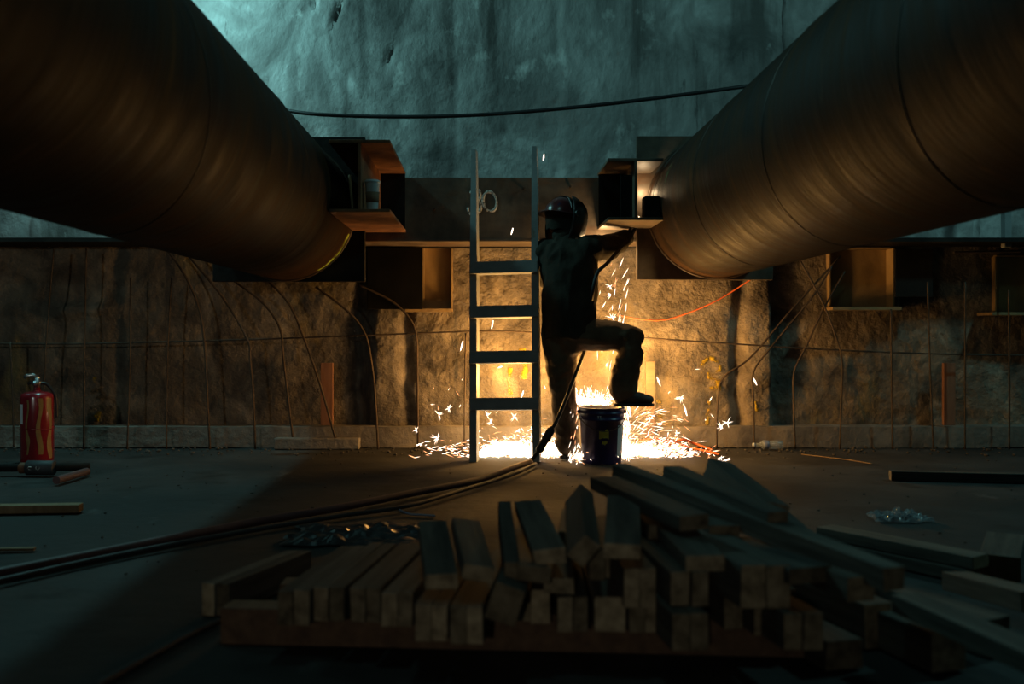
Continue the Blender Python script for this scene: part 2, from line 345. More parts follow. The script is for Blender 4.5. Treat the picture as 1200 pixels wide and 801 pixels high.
# ------------------------------------------------------------------ struts, bearing plates, waler, brackets
PR, PY1 = .482, 6.95
PIPES = ((-1.388, 1.712), (1.626, 1.728))
def pipe(cx, cz, label, pitch, ph0, hand):
    t = Thing('strut_pipe', (cx, PY1, 0), label, 'pipe', 'steel strut pipes')
    mb = MB(); n = 96; ys = [PY1, 6.9, 6.0, 5.0, 4.0, 3.0, 2.0, 1.0, 0, -1.2, -2.5]
    vs, fs = [], []
    for y in ys:
        for j in range(n):
            a = 2 * PI * j / n; vs.append((cx + PR * math.cos(a), y, cz + PR * math.sin(a)))
    for i in range(len(ys) - 1):
        for j in range(n): fs.append((i * n + j, i * n + (j + 1) % n, (i + 1) * n + (j + 1) % n, (i + 1) * n + j))
    fs += [tuple(range(n)), tuple(range((len(ys) - 1) * n, len(ys) * n))]
    mb.add(vs, fs)
    o = t.part('pipe_body', mb, M['pipe'])
    for p in o.data.polygons: p.use_smooth = len(p.vertices) == 4
    pts = []
    y, k = PY1 - .15, 0
    while y > -1:
        a = ph0 + hand * 2 * PI * (PY1 - y) / pitch
        pts.append((cx + (PR - .001) * math.cos(a), y, cz + (PR - .001) * math.sin(a))); y -= pitch / 60
    t.part('weld_seam', MB().tube(pts, .0040, 6), M['seam'], True)
    ring = [(cx + PR * math.cos(a), PY1 - .012, cz + PR * math.sin(a)) for a in np.linspace(0, 2 * PI, 73)]
    t.part('end_weld', MB().tube(ring, .013, 6), M['seam'], True)
    return t
def on_pipe(c, a, y, off=.002): return V((c[0] + (PR + off) * math.cos(a), y, c[1] + (PR + off) * math.sin(a)))
def patch(c, a0, a1, y0, y1, n=8, wob=.02):
    mb = MB(); vs, fs = [], []
    for i in range(n + 1):
        a = a0 + (a1 - a0) * i / n; j0, j1 = wob * random.uniform(-1, 1), wob * random.uniform(-1, 1)
        vs += [on_pipe(c, a, y0 + j0), on_pipe(c, a, y1 + j1)]
    for i in range(n): fs.append((2 * i, 2 * i + 1, 2 * i + 3, 2 * i + 2))
    mb.add(vs, fs); return mb
pl = pipe(*PIPES[0], 'huge rusted steel strut pipe on the left, above the fire extinguisher', 1.9, .4, 1)
pr = pipe(*PIPES[1], 'huge rusted steel strut pipe on the right, ending beside the welder\'s arm', 1.35, 3.9, -1)
pl.part('paint_mark', patch(PIPES[0], -1.05, -.35, 6.86, 6.93, wob=.015), M['ygpaint'])
pr.part('paint_mark', patch(PIPES[1], 2.72, 3.02, 6.52, 6.60, wob=.03), M['gpaint'])
pr.part('paint_mark', patch(PIPES[1], 2.70, 2.98, 6.28, 6.36, wob=.03), M['gpaint'])
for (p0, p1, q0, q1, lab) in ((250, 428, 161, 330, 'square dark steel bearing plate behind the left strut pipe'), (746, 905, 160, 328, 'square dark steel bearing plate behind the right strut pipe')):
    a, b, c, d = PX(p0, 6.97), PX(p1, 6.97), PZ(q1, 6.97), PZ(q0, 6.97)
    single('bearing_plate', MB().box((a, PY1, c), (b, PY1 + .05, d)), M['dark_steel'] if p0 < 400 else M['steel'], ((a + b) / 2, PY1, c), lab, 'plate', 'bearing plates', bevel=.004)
# waler: channel face with flanges
WY = 7.06
t = Thing('steel_waler', (0, WY, PZ(285, WY)), 'horizontal brown steel waler beam chalked with a number behind the ladder', 'beam')
a, b, z0, z1 = PX(262, WY), PX(895, WY), PZ(285, WY), PZ(208, WY)
t.part('web', MB().box((a, WY, z0 + .03), (b, WY + .03, z1)), M['steel'])
t.part('flange', MB().box((a, WY - .012, z0 + .012), (b, WY + .40, z0 + .03)), M['steel'], bevel=.003)
t.part('flange', MB().box((a, WY + .03, z1 - .03), (b, WY + .40, z1)), M['steel'])
t.part('rear_flange', MB().box((a, WY + .40, z0), (b, WY + .43, z1)), M['dark_steel'])
for (q, r_) in ((668, 219), (509, 245), (614, 221)):
    c = P(q, r_, WY); t.part('stud', MB().tube([c, c + V((0, -.03, 0))], .009, 8), M['seam'])
def chalk(pts, wd=.012):
    return MB().tube([P(x, y, WY - .002) for x, y in pts], [(.0015, wd * (.9 + .2 * math.sin(i * .9))) for i, _ in enumerate(pts)], 6, ref=(0, 1, 0))
def loop(cx, cy, rx, ry, a0, a1, slant=-.12, n=22):
    return [(cx + rx * math.cos(a) + slant * ry * math.sin(a) * -1, cy - ry * math.sin(a)) for a in np.linspace(a0, a1, n)]
t.part('chalk_digit', chalk(loop(557, 229, 6, 7.5, PI * .9, -PI * .55) + loop(556, 243, 7.5, 8.5, PI * .42, -PI * 1.0)), M['chalk'], True)
t.part('chalk_digit', chalk(loop(574, 236, 8.0, 11.5, PI * .62, -PI * 1.62, .1)), M['chalk'], True)

def bracket(x0, x1, z0, z1, y0, y1, label, mt, tf=.02, tw=.016, extra=None):
    xc = (x0 + x1) / 2
    t = Thing('bracket_beam', (xc, (y0 + y1) / 2, z0), label, 'beam', 'I-beam brackets')
    t.part('top_flange', MB().box((x0, y0, z1 - tf), (x1, y1, z1)), mt, bevel=.003)
    t.part('bottom_flange', MB().box((x0, y0, z0), (x1, y1, z0 + tf)), mt, bevel=.003)
    t.part('web', MB().box((xc - tw / 2, y0, z0 + tf), (xc + tw / 2, y1, z1 - tf)), mt)
    return t
bl = bracket(-.915, -.553, 1.572, 2.0, 5.87, WY - .005, 'rusted I-beam bracket beside the left strut pipe, holding a paper cup', M['rust'])
bl.part('stiffener_plate', MB().box((-.752, 7.0, 1.592), (-.553, 7.015, 1.98)), M['dark_steel'])
br = bracket(.805, 1.165, 1.590, 1.993, 6.45, WY - .005, 'dark I-beam bracket above the welder\'s raised arm', M['steel'])
br.part('stiffener_plate', MB().box((.805, 6.98, 1.61), (.977, 6.995, 1.973)), M['dark_steel'])
br.part('stiffener_plate', MB().box((.90, 6.55, 1.61), (.976, 6.565, 1.90)), M['dark_steel'])
single('packing_block', MB().box((1.05, 6.50, 1.6105), (1.18, 6.62, 1.755)), M['dark_steel'], (1.11, 6.56, 1.6105), 'black steel packing block on the bracket against the right pipe', 'block', bevel=.006)
# paper cup and stick on the left bracket
c = V((PX(436.5, 5.98), 5.98, 1.592))
t = Thing('paper_cup', c, 'pale paper coffee cup with brown sleeve standing on the left bracket', 'cup')
t.part('cup_body', MB().lathe([(.032, 0), (.033, .003), (.044, .165), (.046, .168), (.046, .172), (.042, .172), (.030, .01)], 20, c), M['cup'], True)
t.part('sleeve', MB().lathe([(.0372, .05), (.0415, .112), (.0425, .112), (.0382, .05)], 20, c), M['sleeve'], True)
t.part('lid', MB().lathe([(.047, .168), (.047, .180), (.040, .186), (.0, .186)], 20, c), M['cup'], True)
single('wood_stick', MB().tube([P(413, 243.5, 5.95), P(409.5, 205, 6.0)], [.006, .009], 4), M['plank'], P(413, 243.5, 5.95), 'thin pale stick leaning against the web inside the left bracket', 'stick')

# cable strung across between the struts
single('overhead_cable', MB().tube(spline([P(270, 112, 7.85), P(300, 121, 7.4), P(352, 132, 7.2), P(420, 136, 7.2), P(500, 136.5, 7.2), P(580, 133.5, 7.2), P(660, 127, 7.2), P(740, 118.5, 7.2), P(860, 103, 7.2), P(930, 92, 7.4), P(960, 85, 7.85)]), .014, 8), M['rubber'], P(600, 132, 7.2),
       'dark cable strung across the upper wall between the two pipes', 'cable', smooth=True)
# posts and boxes by the right end of the ledge
single('steel_post', MB().box((PX(1176, 7.4), 7.38, PZ(290, 7.4)), (PX(1184, 7.4), 7.44, 3.2)), M['ladder'], (PX(1180, 7.4), 7.4, PZ(290, 7.4)), 'narrow upright steel post standing on the ledge at the far right', 'post', bevel=.004)
single('steel_rail', MB().tube([P(1118, 296, 7.36), P(1195, 294.5, 7.36)], .010, 8), M['rebar'], P(1118, 296, 7.36), 'short horizontal steel bar under the ledge at the far right', 'bar')
# left: recess-side shade put in as a black panel; right: dark steel plate
single('dark_wall_panel', MB().box((PX(430, 7.4), 7.40, PZ(362, 7.4)), (PX(495, 7.4), 7.43, PZ(290, 7.4))), M['painted_shade'], (PX(460, 7.4), 7.4, PZ(362, 7.4)), 'black panel standing in for the shade beside the lit recess left of the ladder', 'plate', 'wall plates', bevel=.004)
single('dark_wall_panel', MB().box((PX(1048, 7.46), 7.44, PZ(348, 7.46)), (PX(1092, 7.46), 7.47, PZ(292, 7.46))), M['dark_steel'], (PX(1070, 7.46), 7.45, PZ(348, 7.46)), 'dark steel plate between the two right-hand wall recesses', 'plate', 'wall plates', bevel=.004)

# spray paint on the lower wall, following its relief
def spray(name, pts, wd, label):
    p = []
    for x, y in pts:
        X_, Z_ = PX(x, 7.56), PZ(y, 7.56); p.append(V((X_, float(lower_y(X_, Z_)), Z_)))
    q = []
    for i in range(len(p) - 1):
        for k in range(8):
            v = p[i].lerp(p[i + 1], k / 8); v.y = float(lower_y(v.x, v.z)) - .006; q.append(v)
    mb = MB().tube(q, [(.004, wd * random.uniform(.6, 1.25)) for _ in q], 6, ref=(0, 1, 0))
    return mb
wall_low = bpy.data.objects['wall_lower']
for nm, pts, wd in (('spray_mark', [(824, 437), (824, 424), (832, 419), (842, 423), (845, 433), (838, 438), (828, 437)], .017), ('spray_mark', [(830, 440), (842, 447), (843, 455), (830, 455)], .022),
                    ('spray_mark', [(832, 470), (831, 484), (829, 500)], .020), ('spray_mark', [(773, 468), (775, 482), (774, 490)], .024),
                    ('spray_mark', [(598, 430), (597, 448), (599, 464)], .018), ('spray_mark', [(612, 408), (616, 432), (613, 446)], .026), ('spray_mark', [(886, 470), (888, 484)], .014),
                    ('spray_mark', [(103, 448), (106, 442)], .016), ('spray_mark', [(104, 490), (110, 484), (107, 496)], .016)):
    put(nm, spray(nm, pts, wd, '').mesh(nm, smooth=True), M['ypaint'], wall_low)

# ------------------------------------------------------------------ rods standing along the wall
ROD_D = 7.38
def rod(pts, label, r=.0075, d=ROD_D, mt='rebar'):
    d2 = [d] * len(pts)
    p = [P(x, y, d) for x, y in pts]
    if pts[0][1] > 515: p[0] = V((PX(pts[0][0], d), d, 0.0))
    return single('rebar_rod', MB().tube(spline(p, 6) if len(p) > 2 else p, r, 6), M[mt], p[0], label, 'rod', 'rods along the wall', smooth=True)
LR = [([(16, 525), (15, 470), (12, 400)], 'short dark rod against the wall left of the fire extinguisher'),
      ([(48, 525), (54, 400), (63, 292)], 'leaning straight rod rising directly behind the fire extinguisher'),
      ([(98, 525), (99, 400), (101, 291)], 'tall straight rod, first to the right of the fire extinguisher'),
      ([(149, 525), (152, 420), (153, 325)], 'straight upright rod, second to the right of the fire extinguisher'),
      ([(195, 525), (196, 420), (201, 325)], 'straight upright rod, third to the right of the fire extinguisher'),
      ([(246, 525), (243, 470), (240, 410), (234, 365), (218, 325), (197, 294)], 'leftmost of the rods bent over towards the left pipe'),
      ([(299, 525), (297, 470), (293, 420), (290, 398), (262, 350), (222, 301)], 'second from the left of the rods bent over towards the left pipe'),
      ([(343, 512), (338, 470), (332, 420), (328, 385), (308, 355), (270, 326)], 'third from the left of the bent rods, ending low on the kerb'),
      ([(393, 513), (375, 450), (356, 396), (338, 355), (310, 325)], 'slanting bent rod crossing in front of the upright wooden stake'),
      ([(443, 522), (440, 470), (436, 430), (428, 392), (408, 365), (370, 336)], 'fifth from the left of the bent rods, right of the wooden stake'),
      ([(490, 520), (489, 440), (488, 395), (480, 373), (458, 352), (421, 334)], 'bent rod nearest the ladder on its left side'),
      ([(544, 525), (545, 440), (546, 390)], 'thin straight rod just left of the ladder'),
      ([(840, 525), (841, 470), (848, 442), (880, 418), (930, 360), (985, 300)], 'bent rod right of the yellow paint, slanting up to the right'),
      ([(884, 525), (883, 470), (883, 436), (905, 405), (950, 350), (975, 312)], 'second bent rod right of the yellow paint, sharply kinked'),
      ([(932, 525), (930, 470), (931, 435), (945, 405), (965, 362), (990, 318)], 'bent rod crossing its neighbour in an X, foot on the left'),
      ([(984, 522), (986, 470), (987, 424), (978, 390), (962, 350), (938, 306)], 'bent rod crossing its neighbour in an X, foot on the right'),
      ([(1046, 525), (1045, 440), (1044, 362)], 'straight upright rod below the right-hand lit recess'),
      ([(1094, 525), (1090, 430), (1087, 330)], 'tall straight rod left of the reddish wooden stake'),
      ([(1131, 525), (1131, 460), (1131, 330)], 'thin straight rod right of the reddish wooden stake'),
      ([(1183, 525), (1183, 440), (1182, 340)], 'last upright rod at the far right of the wall')]
for i, (pts, lab) in enumerate(LR):
    rod(pts, lab, .0085 if i in (5, 6, 7, 8, 9, 10) else .007, ROD_D - .012 * (i % 2))
single('tie_rod', MB().tube(spline([P(-60, 402, 7.41), P(100, 402.5, 7.41), P(280, 398, 7.41), P(420, 393, 7.41), P(560, 388, 7.41), P(640, 390, 7.41)]), .006, 6), M['rebar'], P(280, 400, 7.41), 'long horizontal tie rod across the wall left of the ladder', 'rod', smooth=True)
single('tie_rod', MB().tube(spline([P(690, 390, 7.41), P(760, 396, 7.41), P(880, 404, 7.41), P(1000, 411, 7.41), P(1120, 415, 7.41), P(1260, 417, 7.41)]), .006, 6), M['rebar'], P(900, 405, 7.41), 'long horizontal tie rod across the wall right of the welder', 'rod', smooth=True)

def stake(x0, x1, y0, y1, d, lab, mt, th=.035):
    zb = .165 if y1 < 512 else 0
    mb = MB(); a, b, z1 = PX(x0, d), PX(x1, d), PZ(y0, d)
    mb.box((a, d, zb), (b, d + th, z1))
    single('wooden_stake', mb, M[mt], ((a + b) / 2, d, zb), lab, 'stake', 'wooden stakes', bevel=.004)
stake(375.5, 390, 425, 505, 7.50, 'upright reddish wooden stake against the wall left of the ladder', 'redplank')
stake(757, 768, 423, 519, 7.42, 'upright wooden stake behind the welder\'s raised foot', 'dunnage')
stake(1106, 1120, 425, 508, 7.50, 'upright reddish wooden stake at the right end of the wall', 'redplank')
single('kerb_block', MB().box((PX(321, 7.36), 7.35, 0), (PX(421, 7.36), 7.44, .083)), M['kerb'], (PX(370, 7.36), 7.4, 0), 'long low concrete block lying against the kerb below the wooden stake', 'block', bevel=.008)

# ------------------------------------------------------------------ ladder
def ladder():
    base = G(591, 541)                                   # between the feet
    lean, yaw = math.radians(7.0), math.radians(-8)
    Rm = Matrix.Translation(base) @ Matrix.Rotation(-lean, 4, 'X') @ Matrix.Rotation(yaw, 4, 'Z')
    t = Thing('ladder', base, 'dark site-made ladder with wide flat rungs leaning on the waler', 'ladder')
    Ltot, hw, rw, rd = 2.165, .236, .030, .13
    for s in (-1, 1):
        xo, xi = s * hw, s * (hw - rw * 1.6)
        lo, hi = min(xo, xi), max(xo, xi)
        mb = MB(); mb.box((lo, 0, .0), (hi, rd, 1.40), Rm); 
        tx = (xo + xi) / 2
        vs = [Rm @ V(v) for v in ((lo, 0, 1.40), (hi, 0, 1.40), (hi, rd, 1.40), (lo, rd, 1.40), (tx - .016, .008, Ltot), (tx + .016, .008, Ltot), (tx + .016, rd - .02, Ltot), (tx - .016, rd - .02, Ltot))]
        mb.add(vs, [(0, 1, 5, 4), (1, 2, 6, 5), (2, 3, 7, 6), (3, 0, 4, 7), (4, 5, 6, 7)])
        t.part('rail', mb, M['ladder'])
    for z0 in (.345, .660, .970, 1.275):
        t.part('rung', MB().box((-hw + .002, -.030, z0), (hw - .002, .045, z0 + .083), Rm), M['ladder'], bevel=.004)
ladder()

# ------------------------------------------------------------------ the welder
def remeshed(mb, name, vox, smooth=6, fold=0, fscale=(6, 6, 6), factor=.5):
    me = mb.mesh(name + '_raw'); o = bpy.data.objects.new(name + '_raw', me); C.objects.link(o)
    r = o.modifiers.new('r', 'REMESH'); r.mode = 'VOXEL'; r.voxel_size = vox
    s = o.modifiers.new('s', 'SMOOTH'); s.factor = factor; s.iterations = smooth
    dg = bpy.context.evaluated_depsgraph_get(); dg.update()
    out = bpy.data.meshes.new_from_object(o.evaluated_get(dg)); out.name = name
    bpy.data.objects.remove(o); bpy.data.meshes.remove(me)
    if fold:
        for v in out.vertices:
            q = V((v.co.x * fscale[0], v.co.y * fscale[1], v.co.z * fscale[2]))
            n = mnoise.noise(q + V((0, 0, 2 * mnoise.noise(q * .5)))); n2 = mnoise.noise(q * 2.3)
            v.co += v.normal * (fold * (abs(n) * -1.6 + .5) + fold * .35 * n2)
    out.polygons.foreach_set('use_smooth', [True] * len(out.polygons)); return out
FD, SD = V((.45, .893, 0)), V((.893, -.45, 0))           # facing direction, his right-hand side
foot = V((.585, 6.80, 0))
TOR = [((.575, 6.745, .80), (.165, .125)), ((.578, 6.74, .92), (.170, .125)), ((.578, 6.735, 1.08), (.172, .125)), ((.578, 6.735, 1.25), (.190, .130)), ((.572, 6.75, 1.38), (.198, .125)), ((.566, 6.765, 1.465), (.150, .100)), ((.556, 6.785, 1.52), (.075, .075))]
shR, elR, wrR = V((.735, 6.69, 1.43)), V((.875, 6.85, 1.452)), V((1.0, 6.945, 1.525))
shL, elL, wrL = V((.415, 6.835, 1.425)), V((.45, 6.985, 1.23)), V((.66, 6.985, 1.37))
hpR, knR, anR = V((.645, 6.705, .855)), V((.998, 6.645, .835)), V((.935, 6.655, .46))
hpL, knL, anL = V((.515, 6.775, .86)), V((.54, 6.795, .48)), V((.572, 6.815, .10))
head = V((.545, 6.815, 1.635))
t = Thing('person', foot, 'welder seen from behind in dark work clothes, one foot on a bucket, arm raised', 'person')
def lm(mb, pts, rad, n=14, ref=None): mb.tube(pts, rad, n, ref=ref); [mb.ball(p, (r if not hasattr(r, '__len__') else min(r)) * .98, 10, 7) for p, r in zip(pts, rad)]
mb = MB()                                                # one continuous body under the clothes
lm(mb, [V(p) for p, r in TOR], [(a * .82, b * .82) for p, (a, b) in TOR], ref=SD)
mb.tube([V((.556, 6.785, 1.50)), V((.550, 6.80, 1.57)), head], [.06, .056, .06], 12)
mb.ball(head + V((0, 0, .005)), (.078, .098, .115), M=Matrix.Rotation(math.atan2(-FD.x, FD.y), 3, 'Z'))
mb.ball(head + FD * .10 + V((0, 0, -.015)), (.016, .02, .026))
for s in (-1, 1): mb.ball(head + SD * (.080 * s) + V((0, 0, -.01)), (.014, .022, .032))
for a, b, c in ((shR, elR, wrR), (shL, elL, wrL)): lm(mb, [a, b, c], [.055, .045, .034])
for a, b, c in ((hpR, knR, anR), (hpL, knL, anL)): lm(mb, [a, b, c], [.085, .06, .042])
bo = put('body', remeshed(mb, 'body', .012, 4), M['skin'], t.e)
for v in bo.data.vertices: v.co -= t.o
# jacket
mb = MB()
lm(mb, [V(p) for p, r in TOR[1:-1]], [(.186, .140), (.190, .142), (.196, .138), (.198, .128), (.150, .102)], 20, SD)
mb.tube([V((.577, 6.745, .825)), V((.578, 6.742, .96))], [(.192, .146), (.186, .140)], 20, ref=SD)
lm(mb, [shR + V((-.05, 0, .0)), shR, shR.lerp(elR, .5), elR, elR.lerp(wrR, .5), wrR], [.082, .086, .082, .084, .070, .056])
lm(mb, [shL + V((.05, 0, .0)), shL, shL.lerp(elL, .5), elL, elL.lerp(wrL, .5), wrL], [.082, .08, .072, .068, .058, .05])
jo = put('jacket', remeshed(mb, 'jacket', .010, 4, .018, (8, 8, 4.0)), M['jacket'], t.e)
for v in jo.data.vertices: v.co -= t.o
mb = MB(); ring = [V((.556, 6.785, 1.525)) + SD * (.078 * math.cos(a)) + FD * (.078 * math.sin(a)) for a in np.linspace(0, 2 * PI, 25)]
mb.tube(ring, [(.040, .014)] * 25, 8, ref=(0, 0, 1)); t.part('collar', mb, M['jacket'], True, jo)
# trousers
mb = MB()
lm(mb, [V((.577, 6.745, .90)), V((.577, 6.745, .82))], [(.160, .12), (.168, .128)], 20, SD)
lm(mb, [hpR, hpR.lerp(knR, .35), hpR.lerp(knR, .7), knR + V((-.012, 0, -.006)), knR.lerp(anR, .3) + V((.0, 0, 0)), knR.lerp(anR, .65) + V((-.012, 0, 0)), anR + V((-.006, 0, .015))], [.112, .106, .096, .086, .086, .092, .092])
lm(mb, [hpL, hpL.lerp(knL, .4), knL, knL.lerp(anL, .4), knL.lerp(anL, .75), anL], [.122, .112, .092, .088, .086, .084])
to = put('trousers', remeshed(mb, 'trousers', .011, 5, .013, (8, 8, 11)), M['trouser'], t.e)
for v in to.data.vertices: v.co -= t.o
# boots
def boot(heel, toe, z, label=None):
    heel, toe = V((*heel, z)), V((*toe, z)); dr = (toe - heel).normalized(); L_ = (toe - heel).length; sd = dr.cross(V((0, 0, 1)))
    mb = MB()
    secs = [(0.0, .034, .05), (.08, .042, .062), (.30, .043, .060), (.55, .048, .046), (.80, .050, .038), (.95, .038, .030), (1.0, .018, .018)]
    mb.tube([heel + dr * (L_ * f) + V((0, 0, .010 + h)) for f, w_, h in secs], [(h, w_) for f, w_, h in secs], 14, ref=(0, 0, 1))
    mb.tube([heel + dr * .065 + V((0, 0, .05)), heel + dr * .06 + V((0, 0, .17))], [(.058, .05), (.06, .052)], 14, ref=dr)
    me = remeshed(mb, 'boot', .008, 5); bo = put('boot', me, M['boot'], t.e)
    for v in me.vertices: v.co -= t.o
    sb = MB(); out = []
    for f, w_ in ((-.02, .024), (.03, .040), (.3, .040), (.42, .037), (.6, .048), (.8, .053), (.95, .042), (1.02, .02)): out.append((f, w_))
    poly = [heel + dr * (L_ * f) + sd * w_ for f, w_ in out] + [heel + dr * (L_ * f) - sd * w_ for f, w_ in reversed(out)]
    n = len(poly); sb.add(poly + [p + V((0, 0, .020)) for p in poly], [tuple(range(n))[::-1], tuple(range(n, 2 * n))] + [(i, (i + 1) % n, n + (i + 1) % n, n + i) for i in range(n)])
    t.part('sole', sb, M['sole'], False, bo)
boot((.872, 6.635), (1.128, 6.655), .372)
boot((.55, 6.765), (.655, 6.985), .004)
# gloves with five fingers
def glove(wr, dr, nrm, thumb_side, curl, name='glove'):
    dr = dr.normalized(); nrm = (nrm - nrm.dot(dr) * dr).normalized(); sd = dr.cross(nrm) * thumb_side
    mb = MB()
    mb.tube([wr - dr * .05, wr, wr + dr * .04, wr + dr * .085], [(.036, .030), (.030, .024), (.042, .019), (.041, .016)], 12, ref=sd)
    for k, (off, ln) in enumerate(((.030, .074), (.010, .082), (-.011, .076), (-.031, .060))):
        p = wr + dr * .082 + sd * off; d_ = dr.copy(); pts = [p - dr * .02]; q = p
        pts.append(q)
        for j, fr in enumerate((.45, .32, .23)):
            d_ = (Matrix.Rotation(curl * (.7 if j == 0 else 1.0), 3, sd * thumb_side) @ d_); q = q + d_ * (ln * fr); pts.append(q)
        mb.tube(pts, [.0105, .0105, .0098, .0092, .0075], 8)
        for p_, r_ in zip(pts, (.0105, .0105, .0098, .0092, .0078)): mb.ball(p_, r_, 8, 6)
    p = wr + dr * .03 + sd * .034
    d1 = (dr * .65 + sd * .75 + nrm * -.25).normalized(); d2 = (dr * .8 + sd * .15 - nrm * .6).normalized()
    pts = [p - sd * .012, p + d1 * .036, p + d1 * .036 + d2 * .034, p + d1 * .036 + d2 * .058]
    mb.tube(pts, [.0135, .0125, .0115, .009], 8)
    for p_, r_ in zip(pts, (.0135, .0125, .0115, .009)): mb.ball(p_, r_, 8, 6)
    me = remeshed(mb, name, .0045, 3); o = put(name, me, M['glove'], t.e)
    for v in me.vertices: v.co -= t.o
    return o
tq = V((1.045, 6.975, 1.565))                            # torch grip
glove(wrR, V((.35, .1, .75)) * 1.0 + V((.1, .1, 0)), V((-.75, .35, .45)), 1, 1.05)
glove(wrL, V((.75, .02, .42)), V((-.2, .6, .8)), -1, .95)
# hard hat and raised hood
HD = V((.80, .60, 0)); Rh = Matrix.Rotation(math.atan2(-HD.x, HD.y), 3, 'Z') @ Matrix.Rotation(math.radians(-10), 3, 'X')
hc = head + V((-.004, -.012, .03))
mb = MB(); vs, fs = [], []; nu, nv = 40, 12
for i in range(nv + 1):
    ph = (PI / 2) * i / nv
    for j in range(nu):
        th = 2 * PI * j / nu; rr = math.sin(ph)
        ridge = 1 + .035 * math.exp(-((math.cos(th)) / .16) ** 2) * (1 - rr * .6)
        vs.append(hc + Rh @ V((.114 * rr * math.cos(th), .138 * rr * math.sin(th), .122 * math.cos(ph) * ridge)))
for i in range(nv):
    for j in range(nu): fs.append((i * nu + j, (i + 1) * nu + j, (i + 1) * nu + (j + 1) % nu, i * nu + (j + 1) % nu))
mb.add(vs, fs); k0 = len(mb.v)
vs, fs = [], []
for i, (e, dz) in enumerate(((0, 0), (.022, -.012), (.024, -.016), (.0, -.006))):
    for j in range(nu):
        th = 2 * PI * j / nu; e2 = e * (1.0 + (1.1 if math.sin(th) < -.2 else .1) * abs(math.sin(th)))
        vs.append(hc + Rh @ V(((.114 + e2) * math.cos(th), (.138 + e2) * math.sin(th), dz)))
for i in range(3):
    for j in range(nu): fs.append((i * nu + j, i * nu + (j + 1) % nu, (i + 1) * nu + (j + 1) % nu, (i + 1) * nu + j))
mb.add(vs, fs)
ho = t.part('hard_hat', mb, M['hat'], True)
nf = MB(); vs, fs = [], []; nu2 = 17
for lay_, off in enumerate((0, -.006)):
    for i in range(6):
        for j in range(nu2):
            th = math.radians(180 + 190 * (j / (nu2 - 1)) - 5); q = i / 5
            vs.append(hc + Rh @ V(((.112 + off - .012 * q) * math.cos(th), (.132 + off - .022 * q) * math.sin(th) + .01 * q, -.004 - .115 * q + .006 * math.sin(6 * th) * q)))
for lay_ in range(2):
    for i in range(5):
        for j in range(nu2 - 1): a = lay_ * 6 * nu2 + i * nu2 + j; fs.append((a, a + 1, a + nu2 + 1, a + nu2))
nf.add(vs, fs); t.part('neck_flap', nf, M['jacket'], True)
# welding hood: curved shell over the face, with cheek edges and crown strap
mb = MB(); vs, fs = [], []; nu, nv = 22, 14
for lay, sc_ in enumerate((1.0, .95)):
    for i in range(nv + 1):
        zz = .128 - .315 * i / nv
        bul = math.sqrt(max(.02, 1 - ((zz - .01) / .135) ** 2)) if zz > .01 else 1 - .22 * (max(0, -.06 - zz) / .13) ** 2
        for j in range(nu + 1):
            th = math.radians(-14 + 208 * j / nu)
            vs.append(hc + Rh @ V((.143 * sc_ * bul * math.cos(th), (.176 * sc_ * bul) * math.sin(th) + .012, zz)))
st = (nv + 1) * (nu + 1)
for lay in range(2):
    for i in range(nv):
        for j in range(nu):
            a = lay * st + i * (nu + 1) + j; fs.append((a, a + 1, a + nu + 2, a + nu + 1))
for i in range(nv):
    for j in (0, nu):
        a = i * (nu + 1) + j; fs.append((a, a + nu + 1, st + a + nu + 1, st + a))
for i in (0, nv):
    for j in range(nu):
        a = i * (nu + 1) + j; fs.append((a, a + 1, st + a + 1, st + a))
mb.add(vs, fs)
hd = t.part('welding_hood', mb, M['hood'], True)
band = [hc + Rh @ V((.118 * math.cos(a), -.012, .128 * math.sin(a))) for a in np.linspace(.15, PI - .15, 20)]
t.part('head_strap', MB().tube(band, [(.004, .022)] * 20, 8, ref=Rh @ V((0, 0, 1))), M['hood'], True)
for s in (-1, 1):
    c = hc + Rh @ V((s * .135, .0, .0)); t.part('hood_knob', MB().tube([c, c + Rh @ V((s * .025, 0, 0))], .022, 12), M['black'], False, hd)
# torch in his hand
t2 = Thing('cutting_torch', tq, 'metal cutting torch gripped in the welder\'s raised hand', 'torch')
d0, d1 = V((1.018, 6.945, 1.52)), V((1.09, 6.935, 1.66))
t2.part('handle', MB().tube([d0, d0.lerp(d1, .7)], .014, 10), M['black'], True)
t2.part('head_tube', MB().tube([d0.lerp(d1, .7), d1, d1 + V((-.04, .03, .02))], [.010, .010, .013], 8), M['chrome'], True)
# hose hanging from the torch to the floor
hp = [d0, P(727, 291, 6.80), P(712, 308, 6.64), P(700, 320, 6.58), P(694, 345, 6.575), P(692, 375, 6.83), P(689, 396, 6.86), P(683, 416, 6.72), P(672, 445, 6.62), P(658, 480, 6.56), P(645, 507, 6.52), P(632, 527, 6.50), G(622, 540, .02)]
th = Thing('torch_hose', G(622, 540), 'black torch hose hanging past the welder\'s leg with a thick connector', 'hose')
hs = th.part('hose', MB().tube(spline(hp, 6), .0125, 8), M['rubber'], True)
ca, cb = P(648, 500, 6.53), P(631, 529, 6.50)
th.part('connector', MB().tube([ca, ca.lerp(cb, .12), ca.lerp(cb, .5), ca.lerp(cb, .55), cb.lerp(ca, .05), cb], [.014, .027, .030, .025, .027, .018], 12), M['rubber'], True)
fa = [G(622, 541, .02), G(606, 546, .02), G(560, 562, .025), G(480, 578, .025), G(400, 594, .025), G(300, 611, .025), G(200, 631, .025), G(100, 651, .025), G(0, 671, .025), G(-90, 688, .025)]
single('floor_hose', MB().tube(spline(fa, 6), .019, 10), M['hose'], fa[4], 'thick reddish-brown hose crossing the floor, upper of the two trailing left', 'hose', 'floor hoses', smooth=True)
